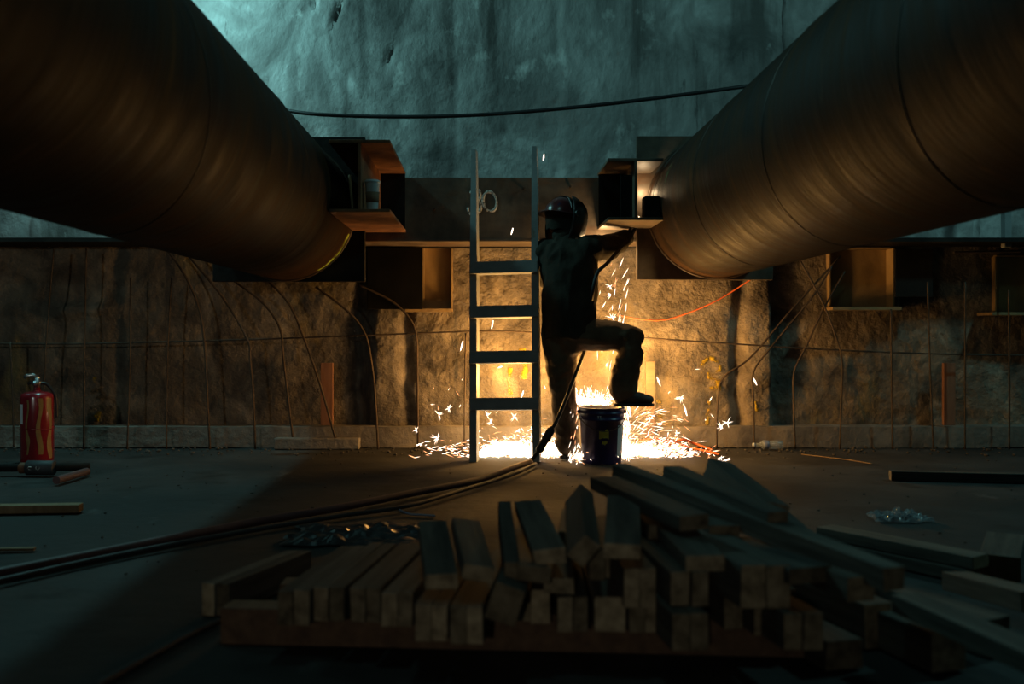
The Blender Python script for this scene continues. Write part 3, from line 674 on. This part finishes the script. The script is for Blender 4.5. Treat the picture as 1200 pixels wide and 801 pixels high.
fb = [G(628, 543, .016), G(600, 556, .016), G(545, 573, .016), G(480, 592, .016), G(400, 604, .016), G(300, 620, .016), G(200, 638, .016), G(100, 658, .016), G(0, 680, .016), G(-90, 700, .016)]
single('floor_hose', MB().tube(spline(fb, 6), .011, 8), M['cable'], fb[4], 'thinner dark cable on the floor, lower of the two trailing left', 'cable', 'floor hoses', smooth=True)
single('floor_hose', MB().tube(spline([G(256, 728, .012), G(220, 745, .012), G(160, 778, .012), G(110, 806, .012)]), .012, 8), M['rubber'], G(220, 745), 'short dark cable at the bottom left, passing under the timber pile', 'cable', 'floor hoses', smooth=True)

# ------------------------------------------------------------------ bucket
bc = V((.785, 6.625, 0))
t = Thing('bucket', bc, 'dark navy plastic bucket with yellow and white labels under the welder\'s foot', 'bucket')
prof = [(.128, 0), (.131, .006), (.1445, .285), (.150, .287), (.150, .297), (.146, .299), (.147, .325), (.152, .327), (.152, .337), (.1475, .339), (.148, .358), (.153, .360), (.153, .368), (.142, .368), (.126, .012), (0, .012)]
t.part('pail', MB().lathe(prof, 40, bc), M['bucket'], True)
def blabel(a0, a1, z0, z1, name, mt, label=None, ragged=0):
    mb = MB(); n = 8; vs, fs = [], []
    for i in range(n + 1):
        a = math.radians(a0 + (a1 - a0) * i / n)
        for z in (z0 + ragged * random.random(), z1 - ragged * random.random()):
            r_ = .131 + .0135 * z / .285 + .0012; vs.append(bc + V((r_ * math.cos(a), r_ * math.sin(a), z)))
    for i in range(n): fs.append((2 * i, 2 * i + 2, 2 * i + 3, 2 * i + 1))
    mb.add(vs, fs); return t.part(name, mb, mt, True, label=label)
blabel(-50, -22, .055, .255, 'side_label', M['label_white'], 'pale printed side label')
blabel(-104, -78, .165, .235, 'front_label', M['label_yellow'], 'yellow print on the front', .02)
blabel(-96, -82, .125, .165, 'front_label', M['label_yellow'], None, .02)
for dx in (-.022, -.008):
    a = -PI / 2 + dx / .145 - .12
    def bp(da, z): r_ = .1475; return bc + V((r_ * math.cos(a + da), r_ * math.sin(a + da), z))
    t.part('print_letter', MB().tube([bp(-.035, .318), bp(.035, .318)], .0022, 4).tube([bp(0, .318), bp(0, .303)], .0022, 4), M['label_white'])
bail = [bc + V((.156 * math.cos(a), .156 * math.sin(a) , .34 - .12 * math.sin((a + PI) / PI * PI) )) for a in np.linspace(-PI, 0, 21)]
t.part('bail_handle', MB().tube(bail, .0028, 6), M['seam'], True)
for a in (-PI, 0): c = bc + V((.150 * math.cos(a), 0, .34)); t.part('bail_ear', MB().ball(c, .014, 8, 6), M['bucket'], True)

# ------------------------------------------------------------------ fire extinguisher and things on the floor at left
ec = G(43.5, 541); R_ = .105
t = Thing('fire_extinguisher', ec, 'red fire extinguisher with ochre wavy stripes standing by the wall', 'extinguisher')
eb = t.part('cylinder', MB().lathe([(.092, 0), (R_, .012), (R_, .435), (.100, .455), (.070, .468), (.030, .474), (.022, .480), (.022, .498), (0, .498)], 36, ec), M['red'], True)
def strip(a_of, w_of, z0, z1, name, mt, off=.0015, n=18):
    mb = MB(); vs, fs = [], []
    for i in range(n + 1):
        z = z0 + (z1 - z0) * i / n; a, w_ = a_of(i / n), w_of(i / n)
        for k in range(4):
            q = math.radians(a + w_ * (k / 3 - .5)); vs.append(ec + V(((R_ + off) * math.cos(q), (R_ + off) * math.sin(q), z)))
    for i in range(n):
        for k in range(3): fs.append((i * 4 + k, i * 4 + k + 1, i * 4 + k + 5, i * 4 + k + 4))
    mb.add(vs, fs); return t.part(name, mb, mt, True)
strip(lambda u: -100 + 4 * math.sin(u * 9), lambda u: 7 + 9 * math.exp(-((u - .28) / .10) ** 2), .06, .42, 'stripe', M['ochre'])
strip(lambda u: -58 + 5 * math.sin(u * 8 + 1), lambda u: 15 + 3 * math.sin(u * 7), .06, .43, 'stripe', M['ochre'])
strip(lambda u: -18 + 4 * math.sin(u * 10 + 2), lambda u: 17 + 5 * math.sin(u * 9), .03, .43, 'stripe', M['ochre'])
strip(lambda u: -130, lambda u: 20, .26, .39, 'label_plate', M['label_white'])
t.part('strap', MB().tube([ec + V(((R_ + .003) * math.cos(a), (R_ + .003) * math.sin(a), .225 + .005 * math.sin(3 * a))) for a in np.linspace(0, 2 * PI, 37)], .003, 6), M['red'], True)
vz = ec + V((0, 0, .495))
t.part('valve', MB().lathe([(.020, 0), (.020, .02), (.028, .022), (.028, .045), (.016, .05), (.016, .065), (0, .065)], 14, vz), M['chrome'], True)
t.part('lever', MB().tube([vz + V((.012, 0, .058)), vz + V((-.02, -.01, .085)), vz + V((-.06, -.02, .082)), vz + V((-.078, -.02, .068))], [(.012, .006)] * 4, 8), M['chrome'], True)
t.part('carry_handle', MB().tube([vz + V((.012, 0, .03)), vz + V((-.03, -.01, .038)), vz + V((-.055, -.02, .025))], [(.010, .005)] * 3, 8), M['black'], True)
t.part('gauge', MB().tube([vz + V((.0, -.022, .03)), vz + V((0, -.042, .03))], .015, 12), M['chrome'], True)
t.part('hose', MB().tube(spline([vz + V((.02, .0, .03)), vz + V((.06, .02, .02)), vz + V((.11, .03, -.06)), vz + V((.118, .03, -.2))]), .010, 8), M['black'], True)
# steel coupling on a pipe
y0 = 6.0
cpl = V((PX(46, y0), y0, .046))
t = Thing('pipe_coupling', (cpl.x, cpl.y, 0), 'dark steel pipe with a wide marked collar lying before the fire extinguisher', 'pipe')
t.part('pipe', MB().tube([V((PX(-40, y0), y0, .046)), V((PX(100, y0), y0 + .06, .046))], .024, 12), M['dark_steel'], True)
co = t.part('collar', MB().tube([V((PX(x, y0), y0 + .015, .046)) for x in (30, 31, 62, 63)], [.038, .045, .045, .038], 18), M['cable'], True)
t.part('ring', MB().tube([V((PX(x, y0), y0 + .01, .046)) for x in (22, 23, 29, 30)], [.028, .033, .033, .028], 16), M['rust'], True)
def mk(pts): return MB().tube([V((PX(x, y0 - .035), y0 - .0275 - (0 if z > .045 else .002), z)) for x, z in pts], .003, 5)
t.part('chalk_letter', mk([(41.5, .062), (41.5, .045), (43.5, .040), (45.5, .047), (45.5, .062)]), M['chalk'])
t.part('chalk_letter', mk([(36, .056), (33, .058), (31.5, .048), (34, .040), (36, .042)]), M['chalk'])
single('steel_bar', MB().tube([G(66, 562.5, .024), G(102, 552, .024)], .023, 12), M['hose'], G(84, 558), 'short rusty round bar lying right of the pipe collar', 'bar', smooth=False)
def plank(p0, p1, w_, h_, name, mt, label, cat='plank', group=None, bevel=.003, endmat=None):
    p0, p1 = V(p0), V(p1); d = p1 - p0; L_ = d.length; yaw = math.atan2(-d.x, d.y)
    Mx = Matrix.Translation(p0) @ Matrix.Rotation(yaw, 4, 'Z')
    me = MB().box((-w_ / 2, 0, 0), (w_ / 2, L_, h_), mats=[0, 0, 1, 0, 1, 0]).mesh(name)
    o = put(name, me, [M[mt], M[endmat or mt]], None, (0, 0, 0), bevel); o.matrix_world = Mx; return tag(o, label, cat, group)
plank(G(95, 599), G(-40, 601), .07, .038, 'timber_offcut', 'plank', 'pale timber batten on the floor at the left edge below the extinguisher')
plank(G(41, 644.5), G(-30, 645.5), .03, .012, 'wood_strip', 'plank', 'thin wood strip on the floor at the left edge beyond the hoses')
plank(G(1043, 562), G(1260, 567), .06, .055, 'timber_offcut', 'wood', 'dark timber lying flat on the right-hand floor, its end towards the bucket', endmat='endgrain')
# bottle by the kerb, wire, plastic wrap
bq = V((PX(884, 7.36), 7.36, .034)); bx = Matrix.Rotation(PI / 2, 3, 'Y')
t = Thing('plastic_bottle', (PX(898, 7.36), 7.36, 0), 'clear plastic bottle lying against the kerb right of the sparks', 'bottle')
t.part('bottle_body', MB().lathe([(.010, 0), (.012, .012), (.013, .03), (.030, .06), (.033, .08), (.031, .11), (.033, .14), (.033, .195), (.028, .205), (0, .205)], 16, bq, M=bx), M['clear'], True)
t.part('cap', MB().lathe([(.014, -.012), (.0145, .004), (.0, .004)], 14, bq, M=bx), M['label_white'], True)
t.part('label_band', MB().lathe([(.0335, .065), (.0342, .066), (.0342, .10), (.0335, .101)], 16, bq, M=bx), M['blue'], True)
single('loose_wire', MB().tube(spline([G(939, 532, .004), G(965, 535, .004), G(990, 538, .004), G(1022, 543, .004)]), .004, 5), M['plank'], G(980, 537), 'thin pale wire lying on the floor right of the bottle', 'wire', smooth=True)
def crumple(cx, cy, wx, wy, h, seed, n=26):
    c = G(cx, cy); me = MB(); us = np.linspace(-1, 1, n); vs = []; fs = []
    for v in us:
        for u in us:
            e = max(0, 1 - u * u) * max(0, 1 - v * v)
            nz = abs(mnoise.noise(V((u * 2.6 + seed, v * 2.6, seed)))) + .5 * abs(mnoise.noise(V((u * 6, v * 6 + seed, seed))))
            vs.append(c + V((u * wx * (1 + .25 * mnoise.noise(V((v * 2, seed, 0)))), v * wy * (1 + .25 * mnoise.noise(V((u * 2, seed, 5)))), .006 + h * nz * (e ** .35))))
    for i in range(n - 1):
        for j in range(n - 1): fs.append((i * n + j, i * n + j + 1, (i + 1) * n + j + 1, (i + 1) * n + j))
    me.add(vs, fs); return me, c
me, c = crumple(1052, 608, .12, .10, .07, 3.1); single('plastic_wrap', me, M['clear'], c, 'crumpled clear plastic wrap on the right-hand floor', 'wrap')
me, c = crumple(425, 628, .30, .22, .05, 8.3, 34); single('plastic_sheet', me, M['sheet'], c, 'crumpled dark plastic sheet on the floor behind the left timbers', 'sheet')
single('cable_tie', MB().tube(spline([G(468, 597, .02), G(480, 602, .006), G(495, 603, .006), G(510, 604, .004)]), .005, 5), M['blue'], G(480, 602), 'pale bluish plastic strip on the floor behind the timber pile', 'strip', smooth=True)
# orange cords
single('orange_cord', MB().tube(spline([P(724, 369, 7.36), P(745, 373, 7.37), P(775, 375, 7.38), P(805, 367, 7.36), P(840, 352, 7.30), P(874, 331, 7.22), P(900, 312, 7.1)]), .0052, 8), M['orange'], P(780, 375, 7.38), 'orange cord sagging across the wall right of the welder', 'cord', smooth=True)
for i, (pts, lab) in enumerate((([G(742, 519, .06), G(765, 514, .12), G(790, 518, .06), G(808, 524, .015), G(826, 528, .012), G(843, 532, .012)], 'orange cord in a loose loop among the sparks right of the bucket'),
                               ([G(768, 530, .012), G(785, 520, .05), G(800, 515, .08), G(815, 520, .04), G(835, 527, .012)], 'second orange cord arching over the sparks nearest the wall'))):
    single('orange_cord', MB().tube(spline(pts), .008, 8), M['orange'], pts[3], lab, 'cord', smooth=True)
# rubble along the kerb foot
mb = MB()
for i in range(420):
    x = random.uniform(-4, 4); y = random.choice((7.44, 7.40, 7.3)) - random.random() ** 2 * .35; s = random.uniform(.004, .014)
    mb.ball((x, y, s * .5), (s * random.uniform(.7, 1.4), s, s * .7), 6, 4, M=Matrix.Rotation(random.random() * 6, 3, 'Z'))
tag(put('rubble', mb.mesh('rubble'), M['rubble']), 'loose grit and rubble along the foot of the kerb', 'rubble', kind='stuff')
mb = MB()
for i in range(260):
    x, y = random.uniform(-3.4, 3.6), random.uniform(3.2, 7.3); s = random.uniform(.003, .008)
    mb.ball((x, y, s * .5), (s * random.uniform(.7, 1.6), s, s * .6), 6, 4, M=Matrix.Rotation(random.random() * 6, 3, 'Z'))
tag(put('floor_grit', mb.mesh('floor_grit'), M['rubble']), 'scattered crumbs of concrete on the open floor', 'grit', kind='stuff')

# ------------------------------------------------------------------ timber pile
GRP = 'timber offcuts in the foreground pile'
def board(near, far, w_, h_, label, roll=0, mt='wood', em='endgrain', name='timber_block'):
    """near / far: centres of the two ends"""
    near, far = V(near), V(far); d = far - near; L_ = d.length
    q = d.normalized(); x = q.cross(V((0, 0, 1))).normalized(); z = x.cross(q)
    R3 = Matrix((x, q, z)).transposed() @ Matrix.Rotation(math.radians(roll), 3, 'Y')
    Mx = R3.to_4x4(); Mx.translation = near
    mb = MB().box((-w_ / 2, 0, -h_ / 2), (w_ / 2, L_, h_ / 2), mats=[0, 0, 1, 0, 1, 0])
    for i, v in enumerate(mb.v):
        mb.v[i] = (v[0] + random.uniform(-.0015, .0015), v[1] + random.uniform(-.004, .004), v[2] + random.uniform(-.0015, .0015))
    o = put(name, mb.mesh(name), [M[mt], M[em]], None, (0, 0, 0), .0025); o.matrix_world = Mx
    return tag(o, label, 'timber', GRP)
def lay(px, d, zb, yaw, L_, w_, h_, label, **k):
    """a board lying level: left px and depth of the near end, bottom height, yaw to the right in degrees"""
    a = math.radians(yaw); n = V((PX(px, d) + w_ / 2, d, zb + h_ / 2)); return board(n, n + V((math.sin(a) * L_, math.cos(a) * L_, 0)), w_, h_, label, **k)
E, T = .089, .041
# dunnage
board((PX(263, 2.77), 2.80, .05), (PX(945, 2.63), 2.68, .05), .09, .10, 'long brown timber lying crosswise under the front of the pile', mt='dunnage', em='dunnage', name='dunnage_beam')
board((PX(330, 3.05), 3.06, .05), (PX(930, 2.98), 3.0, .05), .09, .10, 'long timber lying crosswise under the back of the pile', mt='dunnage', em='dunnage', name='dunnage_beam')
lay(235, 3.03, 0, 20, .5, .044, .098, 'outer board of the pair lying on the floor at the left end of the pile')
lay(252, 3.03, 0, 20, .5, .044, .098, 'inner board of the pair lying on the floor at the left end of the pile')
ORD = ['first', 'second', 'third', 'fourth', 'fifth', 'sixth', 'seventh', 'eighth', 'ninth', 'tenth', 'eleventh', 'twelfth']
row = [(325, 2.59), (344, 2.59), (367, 2.625), (386, 2.625), (410, 2.615), (428, 2.615), (447, 2.575), (465, 2.575), (486, 2.45), (505, 2.45), (527, 2.43), (546, 2.43)]
for i, (px, d) in enumerate(row):
    lay(px, d, .1005, 9 if i < 8 else 7, .56 if i < 8 else .66, T, E + (.002 if i % 3 else 0), '%s board from the left in the even row on edge atop the front dunnage' % ORD[i])
# lower row, middle and right
lay(653, 2.53, .1005, 3, .6, .040, E, 'left board of the pair under the middle of the heap'); lay(671, 2.53, .1005, 3, .6, .038, E, 'right board of the pair under the middle of the heap')
lay(697, 2.53, .1005, 1, .6, .078, E, 'single thick block with a pale chipped end in the bottom row')
lay(737, 2.52, .1005, -1, .6, .042, .068, 'low left board of the reddish pair in the bottom row'); lay(757, 2.52, .1005, -1, .6, .042, .068, 'low right board of the reddish pair in the bottom row')
lay(787, 2.38, .1005, -6, .7, .045, E, 'left board of the pale pair lowest right of centre'); lay(809, 2.38, .1005, -6, .7, .045, E, 'right board of the pale pair lowest right of centre')
lay(848, 2.55, .1005, -8, .55, .05, E, 'shadowed board in the bottom row right of the pale pair')
lay(884, 2.5, .1005, -8, .55, .06, E, 'shadowed thick board under the square block on the right')
lay(918, 2.38, .1005, -10, .6, .046, E, 'left board of the pair at the right end of the bottom row'); lay(942, 2.38, .1005, -10, .6, .050, E, 'right board of the pair at the right end of the bottom row')
lay(590, 2.62, .1005, 5, .45, .09, .05, 'flat dark board low in the gap left of centre'); lay(622, 2.60, .1005, 4, .5, .05, E, 'dark board on edge in the gap left of centre')
# second row
lay(731, 2.50, .1695, -2, .55, .041, .10, 'left board of the pair standing on the reddish pair'); lay(750, 2.50, .1695, -2, .55, .040, .10, 'right board of the pair standing on the reddish pair')
lay(786, 2.44, .1905, -5, .62, .048, .085, 'left board of the dark pair standing on the pale pair'); lay(811, 2.44, .1905, -5, .62, .042, .085, 'right board of the dark pair standing on the pale pair')
lay(868, 2.42, .1905, -8, .6, .062, .105, 'left half of the square block pair on the right shoulder'); lay(899, 2.42, .1905, -8, .6, .060, .105, 'right half of the square block pair on the right shoulder')
lay(637, 2.56, .1905, 4, .5, .078, .040, 'short flat board with a pale end in the middle gap')
lay(690, 2.70, .1905, 2, .45, .045, E, 'dark board on edge deep in the middle gap'); lay(708, 2.72, .1905, 2, .45, .045, E, 'second dark board on edge deep in the middle gap')
lay(600, 2.85, .1905, 6, .35, .09, .07, 'thick dark block at the back of the heap left of centre')
lay(655, 2.86, .2315, 6, .35, .09, .06, 'thick dark block at the back of the heap in the centre')
lay(760, 2.80, .2800, -4, .45, .09, .04, 'flat dark board at the back of the heap right of centre'); lay(830, 2.80, .2800, -4, .45, .09, .04, 'flat dark board at the back of the heap under the long boards')
# loose top boards
board(P(517, 681, 2.50), P(507, 617, 2.93), .084, .040, 'leftmost flat board thrown on top of the heap')
board(P(560, 671, 2.47), P(545, 615, 2.93), .078, .040, 'second flat board on top of the heap, tilted with a pale end', roll=9)
board(P(600, 678, 2.52), P(591, 603, 2.95), .038, E, 'narrow board on edge between the flat top boards')
board(P(592, 708, 2.42), P(604, 672, 2.80), .078, .09, 'twisted dark block hanging over the front of the row', roll=18)
board(P(645, 652, 2.52), P(619, 593, 2.98), .082, .040, 'third flat board on top of the heap, slanting left', roll=-6)
board(P(626, 672, 2.50), P(622, 640, 2.85), .085, .042, 'short flat board tucked under the slanting top board', roll=6)
board(P(684, 645, 2.52), P(679, 583, 3.0), .052, .075, 'board standing on its corner in the middle of the heap', roll=38)
board(P(729, 646, 2.50), P(731, 588, 2.98), .094, .040, 'fourth flat board on top of the heap, pointing straight back')
board(P(827, 660, 2.45), P(786, 618, 2.85), .098, .040, 'flat board with a square end, below the long boards')
board(P(815, 612, 2.65), P(706, 565, 3.20), .090, .042, 'wide grey board lying slanted across the top of the heap')
board(P(1048, 678, 2.30), P(726, 552, 3.50), .060, .055, 'very long board running from behind the heap to its near right')
board(P(912, 612, 2.70), P(787, 555, 3.40), .065, .06, 'long board lying beside the very long one, on its far side')
board(P(905, 606, 2.85), P(840, 553, 3.35), .085, .085, 'thick squared timber sticking up at the back right', roll=14)
board(P(948, 650, 2.60), P(888, 594, 3.0), .08, .07, 'shorter thick timber right of the sticking-up one', roll=-6)
board(P(950, 673, 2.42), P(852, 638, 2.80), .12, .040, 'wide flat board covering the square block pair')
board(P(1010, 690, 2.35), P(905, 645, 2.75), .075, .06, 'dark board in the shade below the very long board')
# right end
lay(966, 2.547, 0, -14, .4, .105, .075, 'loose block on the floor at the right end of the dunnage')
lay(1088, 2.53, 0, -16, .45, .106, .10, 'squared block on the floor right of the pile')
board(P(1235, 782, 2.16), P(1062, 705, 2.62), .089, .045, 'long board slanting down to the right edge of the picture')
lay(1010, 2.72, .0, -20, .5, .09, .12, 'dark squared block in the shade right of the pile')
lay(1150, 2.66, .0, -25, .5, .09, .10, 'dark block on the floor under the slanting right board')
p0, p1 = V((PX(960, 4.0), 4.0, 0)), V((PX(1140, 3.45), 3.45, 0))
for z_, lab, dx in ((.0225, 'lower of two stacked boards on the floor right of the heap', 0), (.0680, 'upper of two stacked boards on the floor right of the heap', .03)):
    board(p1 + V((dx, 0, z_)), p0 + V((dx * .5, -.01, z_)), .10, .0445, lab, em='plank')
lay(1150, 3.47, 0, 30, .45, .13, .085, 'pale-cornered block on the floor at the right edge', em='plank')
board(P(1215, 705, 2.8), P(1120, 680, 3.2), .09, .06, 'dark board at the right edge behind the slanting board')

# ------------------------------------------------------------------ sparks: too many to count
def streaks(name, gen, n, label, wmin=.0012, wmax=.0030):
    mb = MB()
    for i in range(n):
        p, d, L_, hot = gen(); d = d.normalized(); s = d.orthogonal().normalized(); u = d.cross(s); w_ = random.uniform(wmin, wmax)
        a, m_, e = p - d * L_ * .5, p + d * L_ * .1, p + d * L_ * .5
        vs = [a] + [m_ + (s * math.cos(k * 2.0944) + u * math.sin(k * 2.0944)) * w_ for k in range(3)] + [e]
        mb.add(vs, [(0, 1, 2), (0, 2, 3), (0, 3, 1), (4, 2, 1), (4, 3, 2), (4, 1, 3)], 0 if hot else 1)
    me = bpy.data.meshes.new(name); me.from_pydata(mb.v, [], mb.f); me.polygons.foreach_set('material_index', mb.m); me.update()
    return tag(put(name, me, [M['spark_hot'], M['spark_warm']]), label, 'sparks', kind='stuff')
SRC = V((.90, 6.98, .0))
def pool(x0, x1, y0, y1, hz, peak, lmin=.012, lmax=.07):
    def g():
        x = random.triangular(x0, x1, peak); y = random.uniform(y0, y1); z = .006 + random.expovariate(1 / hz)
        z = min(z, .38)
        d = V((x - .80 + random.gauss(0, .25), random.gauss(0, .18), random.gauss(.12, .35)))
        return V((x, y, z)), d, random.uniform(lmin, lmax) * (1.25 if random.random() < .1 else .8), random.random() < .5
    return g
streaks('spark_pool', pool(-.02, .60, 6.84, 7.36, .030, .42), 1700, 'dense white-hot sparks skating over the floor behind the ladder')
streaks('spark_pool', pool(-.55, .1, 6.78, 7.36, .035, .05), 150, 'scattered sparks on the floor left of the ladder')
streaks('spark_pool', pool(.93, 1.50, 6.84, 7.34, .032, .95), 1150, 'dense white-hot sparks skating over the floor right of the bucket')
streaks('spark_pool', pool(1.2, 1.72, 6.72, 7.34, .03, 1.25), 110, 'thinning sparks on the floor at the right edge of the glow')
streaks('spark_pool', pool(.55, .95, 6.50, 6.78, .02, .62, .01, .04), 130, 'small sparks on the floor in front of the bucket and boot')
def fall():
    t_ = random.random() ** .8; x = 1.0 + random.gauss(-.03, .045) - .15 * t_ * random.random(); z = 1.50 - 1.05 * t_
    return V((x, 6.98 + random.gauss(0, .05), z)), V((random.gauss(-.25, .25), random.gauss(0, .2), -1)), random.uniform(.02, .10), random.random() < .8
streaks('spark_fall', fall, 48, 'sparks raining from the torch behind the welder\'s arm')
def burst():
    a, e = random.uniform(0, 2 * PI), random.uniform(.05, 1.25); r_ = random.random() ** 2.0 * .115
    d = V((math.cos(a) * math.cos(e), .3 * math.sin(a), math.sin(e))); return V((.72 + random.uniform(-.18, .14), 6.84 + random.gauss(0, .03), .375)) + d * r_, d, random.uniform(.015, .06), random.random() < .75
streaks('spark_splash', burst, 620, 'fountain of sparks splashing up behind the bucket rim')
def side():
    s = random.choice((-1, 1)); x = .785 + s * random.uniform(.15, .21); z = random.random() * .36
    return V((x, 6.80 + random.gauss(0, .05), z)), V((s * random.uniform(.05, .5), 0, -1)), random.uniform(.02, .08), random.random() < .7
streaks('spark_fall', side, 420, 'sparks streaming down both sides of the bucket')
def fan():
    a = random.uniform(-.2, 1.2); r_ = random.uniform(.05, .5)
    d = V((math.cos(a), 0, math.sin(a) - 1.2 * r_)); return V((.95 + r_ * .9 * math.cos(a), 6.88 + random.gauss(0, .08), .30 * random.random() ** .7 + .22 * r_ * math.sin(a))), d, random.uniform(.03, .10), random.random() < .45
streaks('spark_fan', fan, 130, 'orange spark trails fanning out low to the right of the bucket', .0009, .002)
def fly():
    x, z = random.uniform(-.45, 1.75), random.uniform(.05, .62); return V((x, random.uniform(6.75, 7.3), z)), V((random.gauss(0, .6), 0, -1 + random.gauss(0, .5))), random.uniform(.012, .05), random.random() < .8
streaks('flying_sparks', fly, 24, 'single sparks flying around the ladder and welder')
mb = MB()
def star(c, n, L_):
    for i in range(n):
        a = random.uniform(0, 2 * PI); d = V((math.cos(a), random.uniform(-.3, .3), math.sin(a))); s = d.orthogonal().normalized(); u = d.cross(s); l2 = L_ * random.uniform(.3, 1); w_ = .0018
        vs = [c] + [c + d * l2 * .3 + (s * math.cos(k * 2.0944) + u * math.sin(k * 2.0944)) * w_ for k in range(3)] + [c + d * l2]
        mb.add(vs, [(0, 1, 2), (0, 2, 3), (0, 3, 1), (4, 2, 1), (4, 3, 2), (4, 1, 3)])
for x, y in ((526, 478), (514, 485), (488, 503), (492, 520), (513, 513), (762, 490), (798, 465), (773, 497), (846, 500), (845, 536), (850, 539), (603, 488), (571, 487), (575, 495), (793, 508), (607, 505), (715, 335), (716, 345), (717, 372), (795, 467), (852, 495)):
    star(P(x, y, 7.0) if y < 530 else G(x, y, .02), random.randint(6, 10), random.uniform(.03, .06))
for x, y, dx, dy in ((600, 271, 2, -8), (637, 184, -1, 8), (541, 205 + 200, 3, -12), (577, 380, -2, 10), (612, 462, 3, -9), (885, 447, -4, -8), (803, 480, 4, 14), (772, 447, -4, -10), (586, 430, 5, -2)):
    a, b = P(x - dx / 2, y - dy / 2, 6.9), P(x + dx / 2, y + dy / 2, 6.9); mb.tube([a, a.lerp(b, .5), b], [.001, .005, .002], 5)
tag(put('spark_stars', mb.mesh('spark_stars'), M['spark_hot']), 'star-shaped bursting sparks above the glowing floor', 'sparks', kind='stuff')
# molten slag lying where the sparks collect
def slag(x0, x1, y0, y1, n, h, label):
    mb = MB()
    for i in range(n):
        u, v_ = random.random(), random.random(); x, y = x0 + (x1 - x0) * u, y0 + (y1 - y0) * v_
        e = 1 - (2 * u - 1) ** 2; s = random.uniform(.010, .022)
        mb.ball((x, y, s * .4 + random.random() * h * e), (s * 1.5, s, s * .7), 7, 5)
    tag(put('molten_slag', mb.mesh('molten_slag'), M['molten']), label, 'slag', kind='stuff')
slag(-.02, .36, 6.90, 7.2, 260, .075, 'white-hot slag beads heaped on the floor between the ladder rails')
slag(.40, .56, 6.95, 7.2, 120, .05, 'white-hot slag beads between the ladder and the standing boot')
slag(.95, 1.24, 6.92, 7.2, 190, .05, 'white-hot slag beads heaped on the floor right of the bucket')
slag(.64, .88, 6.80, 6.86, 90, .02, 'white-hot slag beads on the floor behind the bucket')

# light given off by the sparks, the slag and the torch flame
WARM = (1.0, .50, .125)
lamp('slag_glow', 'POINT', (.24, 7.14, .56), 38, WARM, .10)
lamp('slag_glow', 'POINT', (1.12, 7.14, .56), 41, WARM, .10)
lamp('spark_glow', 'POINT', (.74, 6.99, .66), 24, WARM, .08)
lamp('torch_flame', 'POINT', (.835, 6.965, 1.45), 8, (1.0, .66, .32), .02)
lamp('torch_flame', 'POINT', (1.10, 6.89, 1.84), 1.6, (1.0, .70, .38), .02)

# thin lit smoke drifting around the torch and the sparks
sm = bpy.data.materials.new('welding_smoke'); sm.use_nodes = True; N, L = sm.node_tree.nodes, sm.node_tree.links
N.remove(N['Principled BSDF']); vs_ = N.new('ShaderNodeVolumeScatter'); vs_.inputs['Color'].default_value = (.9, .88, .85, 1); vs_.inputs['Anisotropy'].default_value = .2
tc = N.new('ShaderNodeTexCoord'); nz = N.new('ShaderNodeTexNoise'); nz.inputs['Scale'].default_value = 3.0; nz.inputs['Detail'].default_value = 3
mr = N.new('ShaderNodeMapRange'); mr.inputs[1].default_value = .40; mr.inputs[2].default_value = .70; mr.inputs[3].default_value = 0; mr.inputs[4].default_value = .34
L.new(tc.outputs['Object'], nz.inputs['Vector']); L.new(nz.outputs['Fac'], mr.inputs[0]); L.new(mr.outputs[0], vs_.inputs['Density']); L.new(vs_.outputs[0], N['Material Output'].inputs['Volume'])
mb = MB(); mb.ball((.72, 7.05, .30), (1.15, .36, .30), 28, 14); mb2 = MB().ball((1.02, 7.0, .95), (.22, .26, .75), 22, 14)
tag(put('smoke_haze', mb.mesh('smoke_haze', smooth=True), sm), 'thin glowing smoke hanging low over the sparks', 'smoke', kind='stuff')
tag(put('smoke_plume', mb2.mesh('smoke_plume', smooth=True), sm), 'thin smoke plume beside the raised arm', 'smoke', kind='stuff')
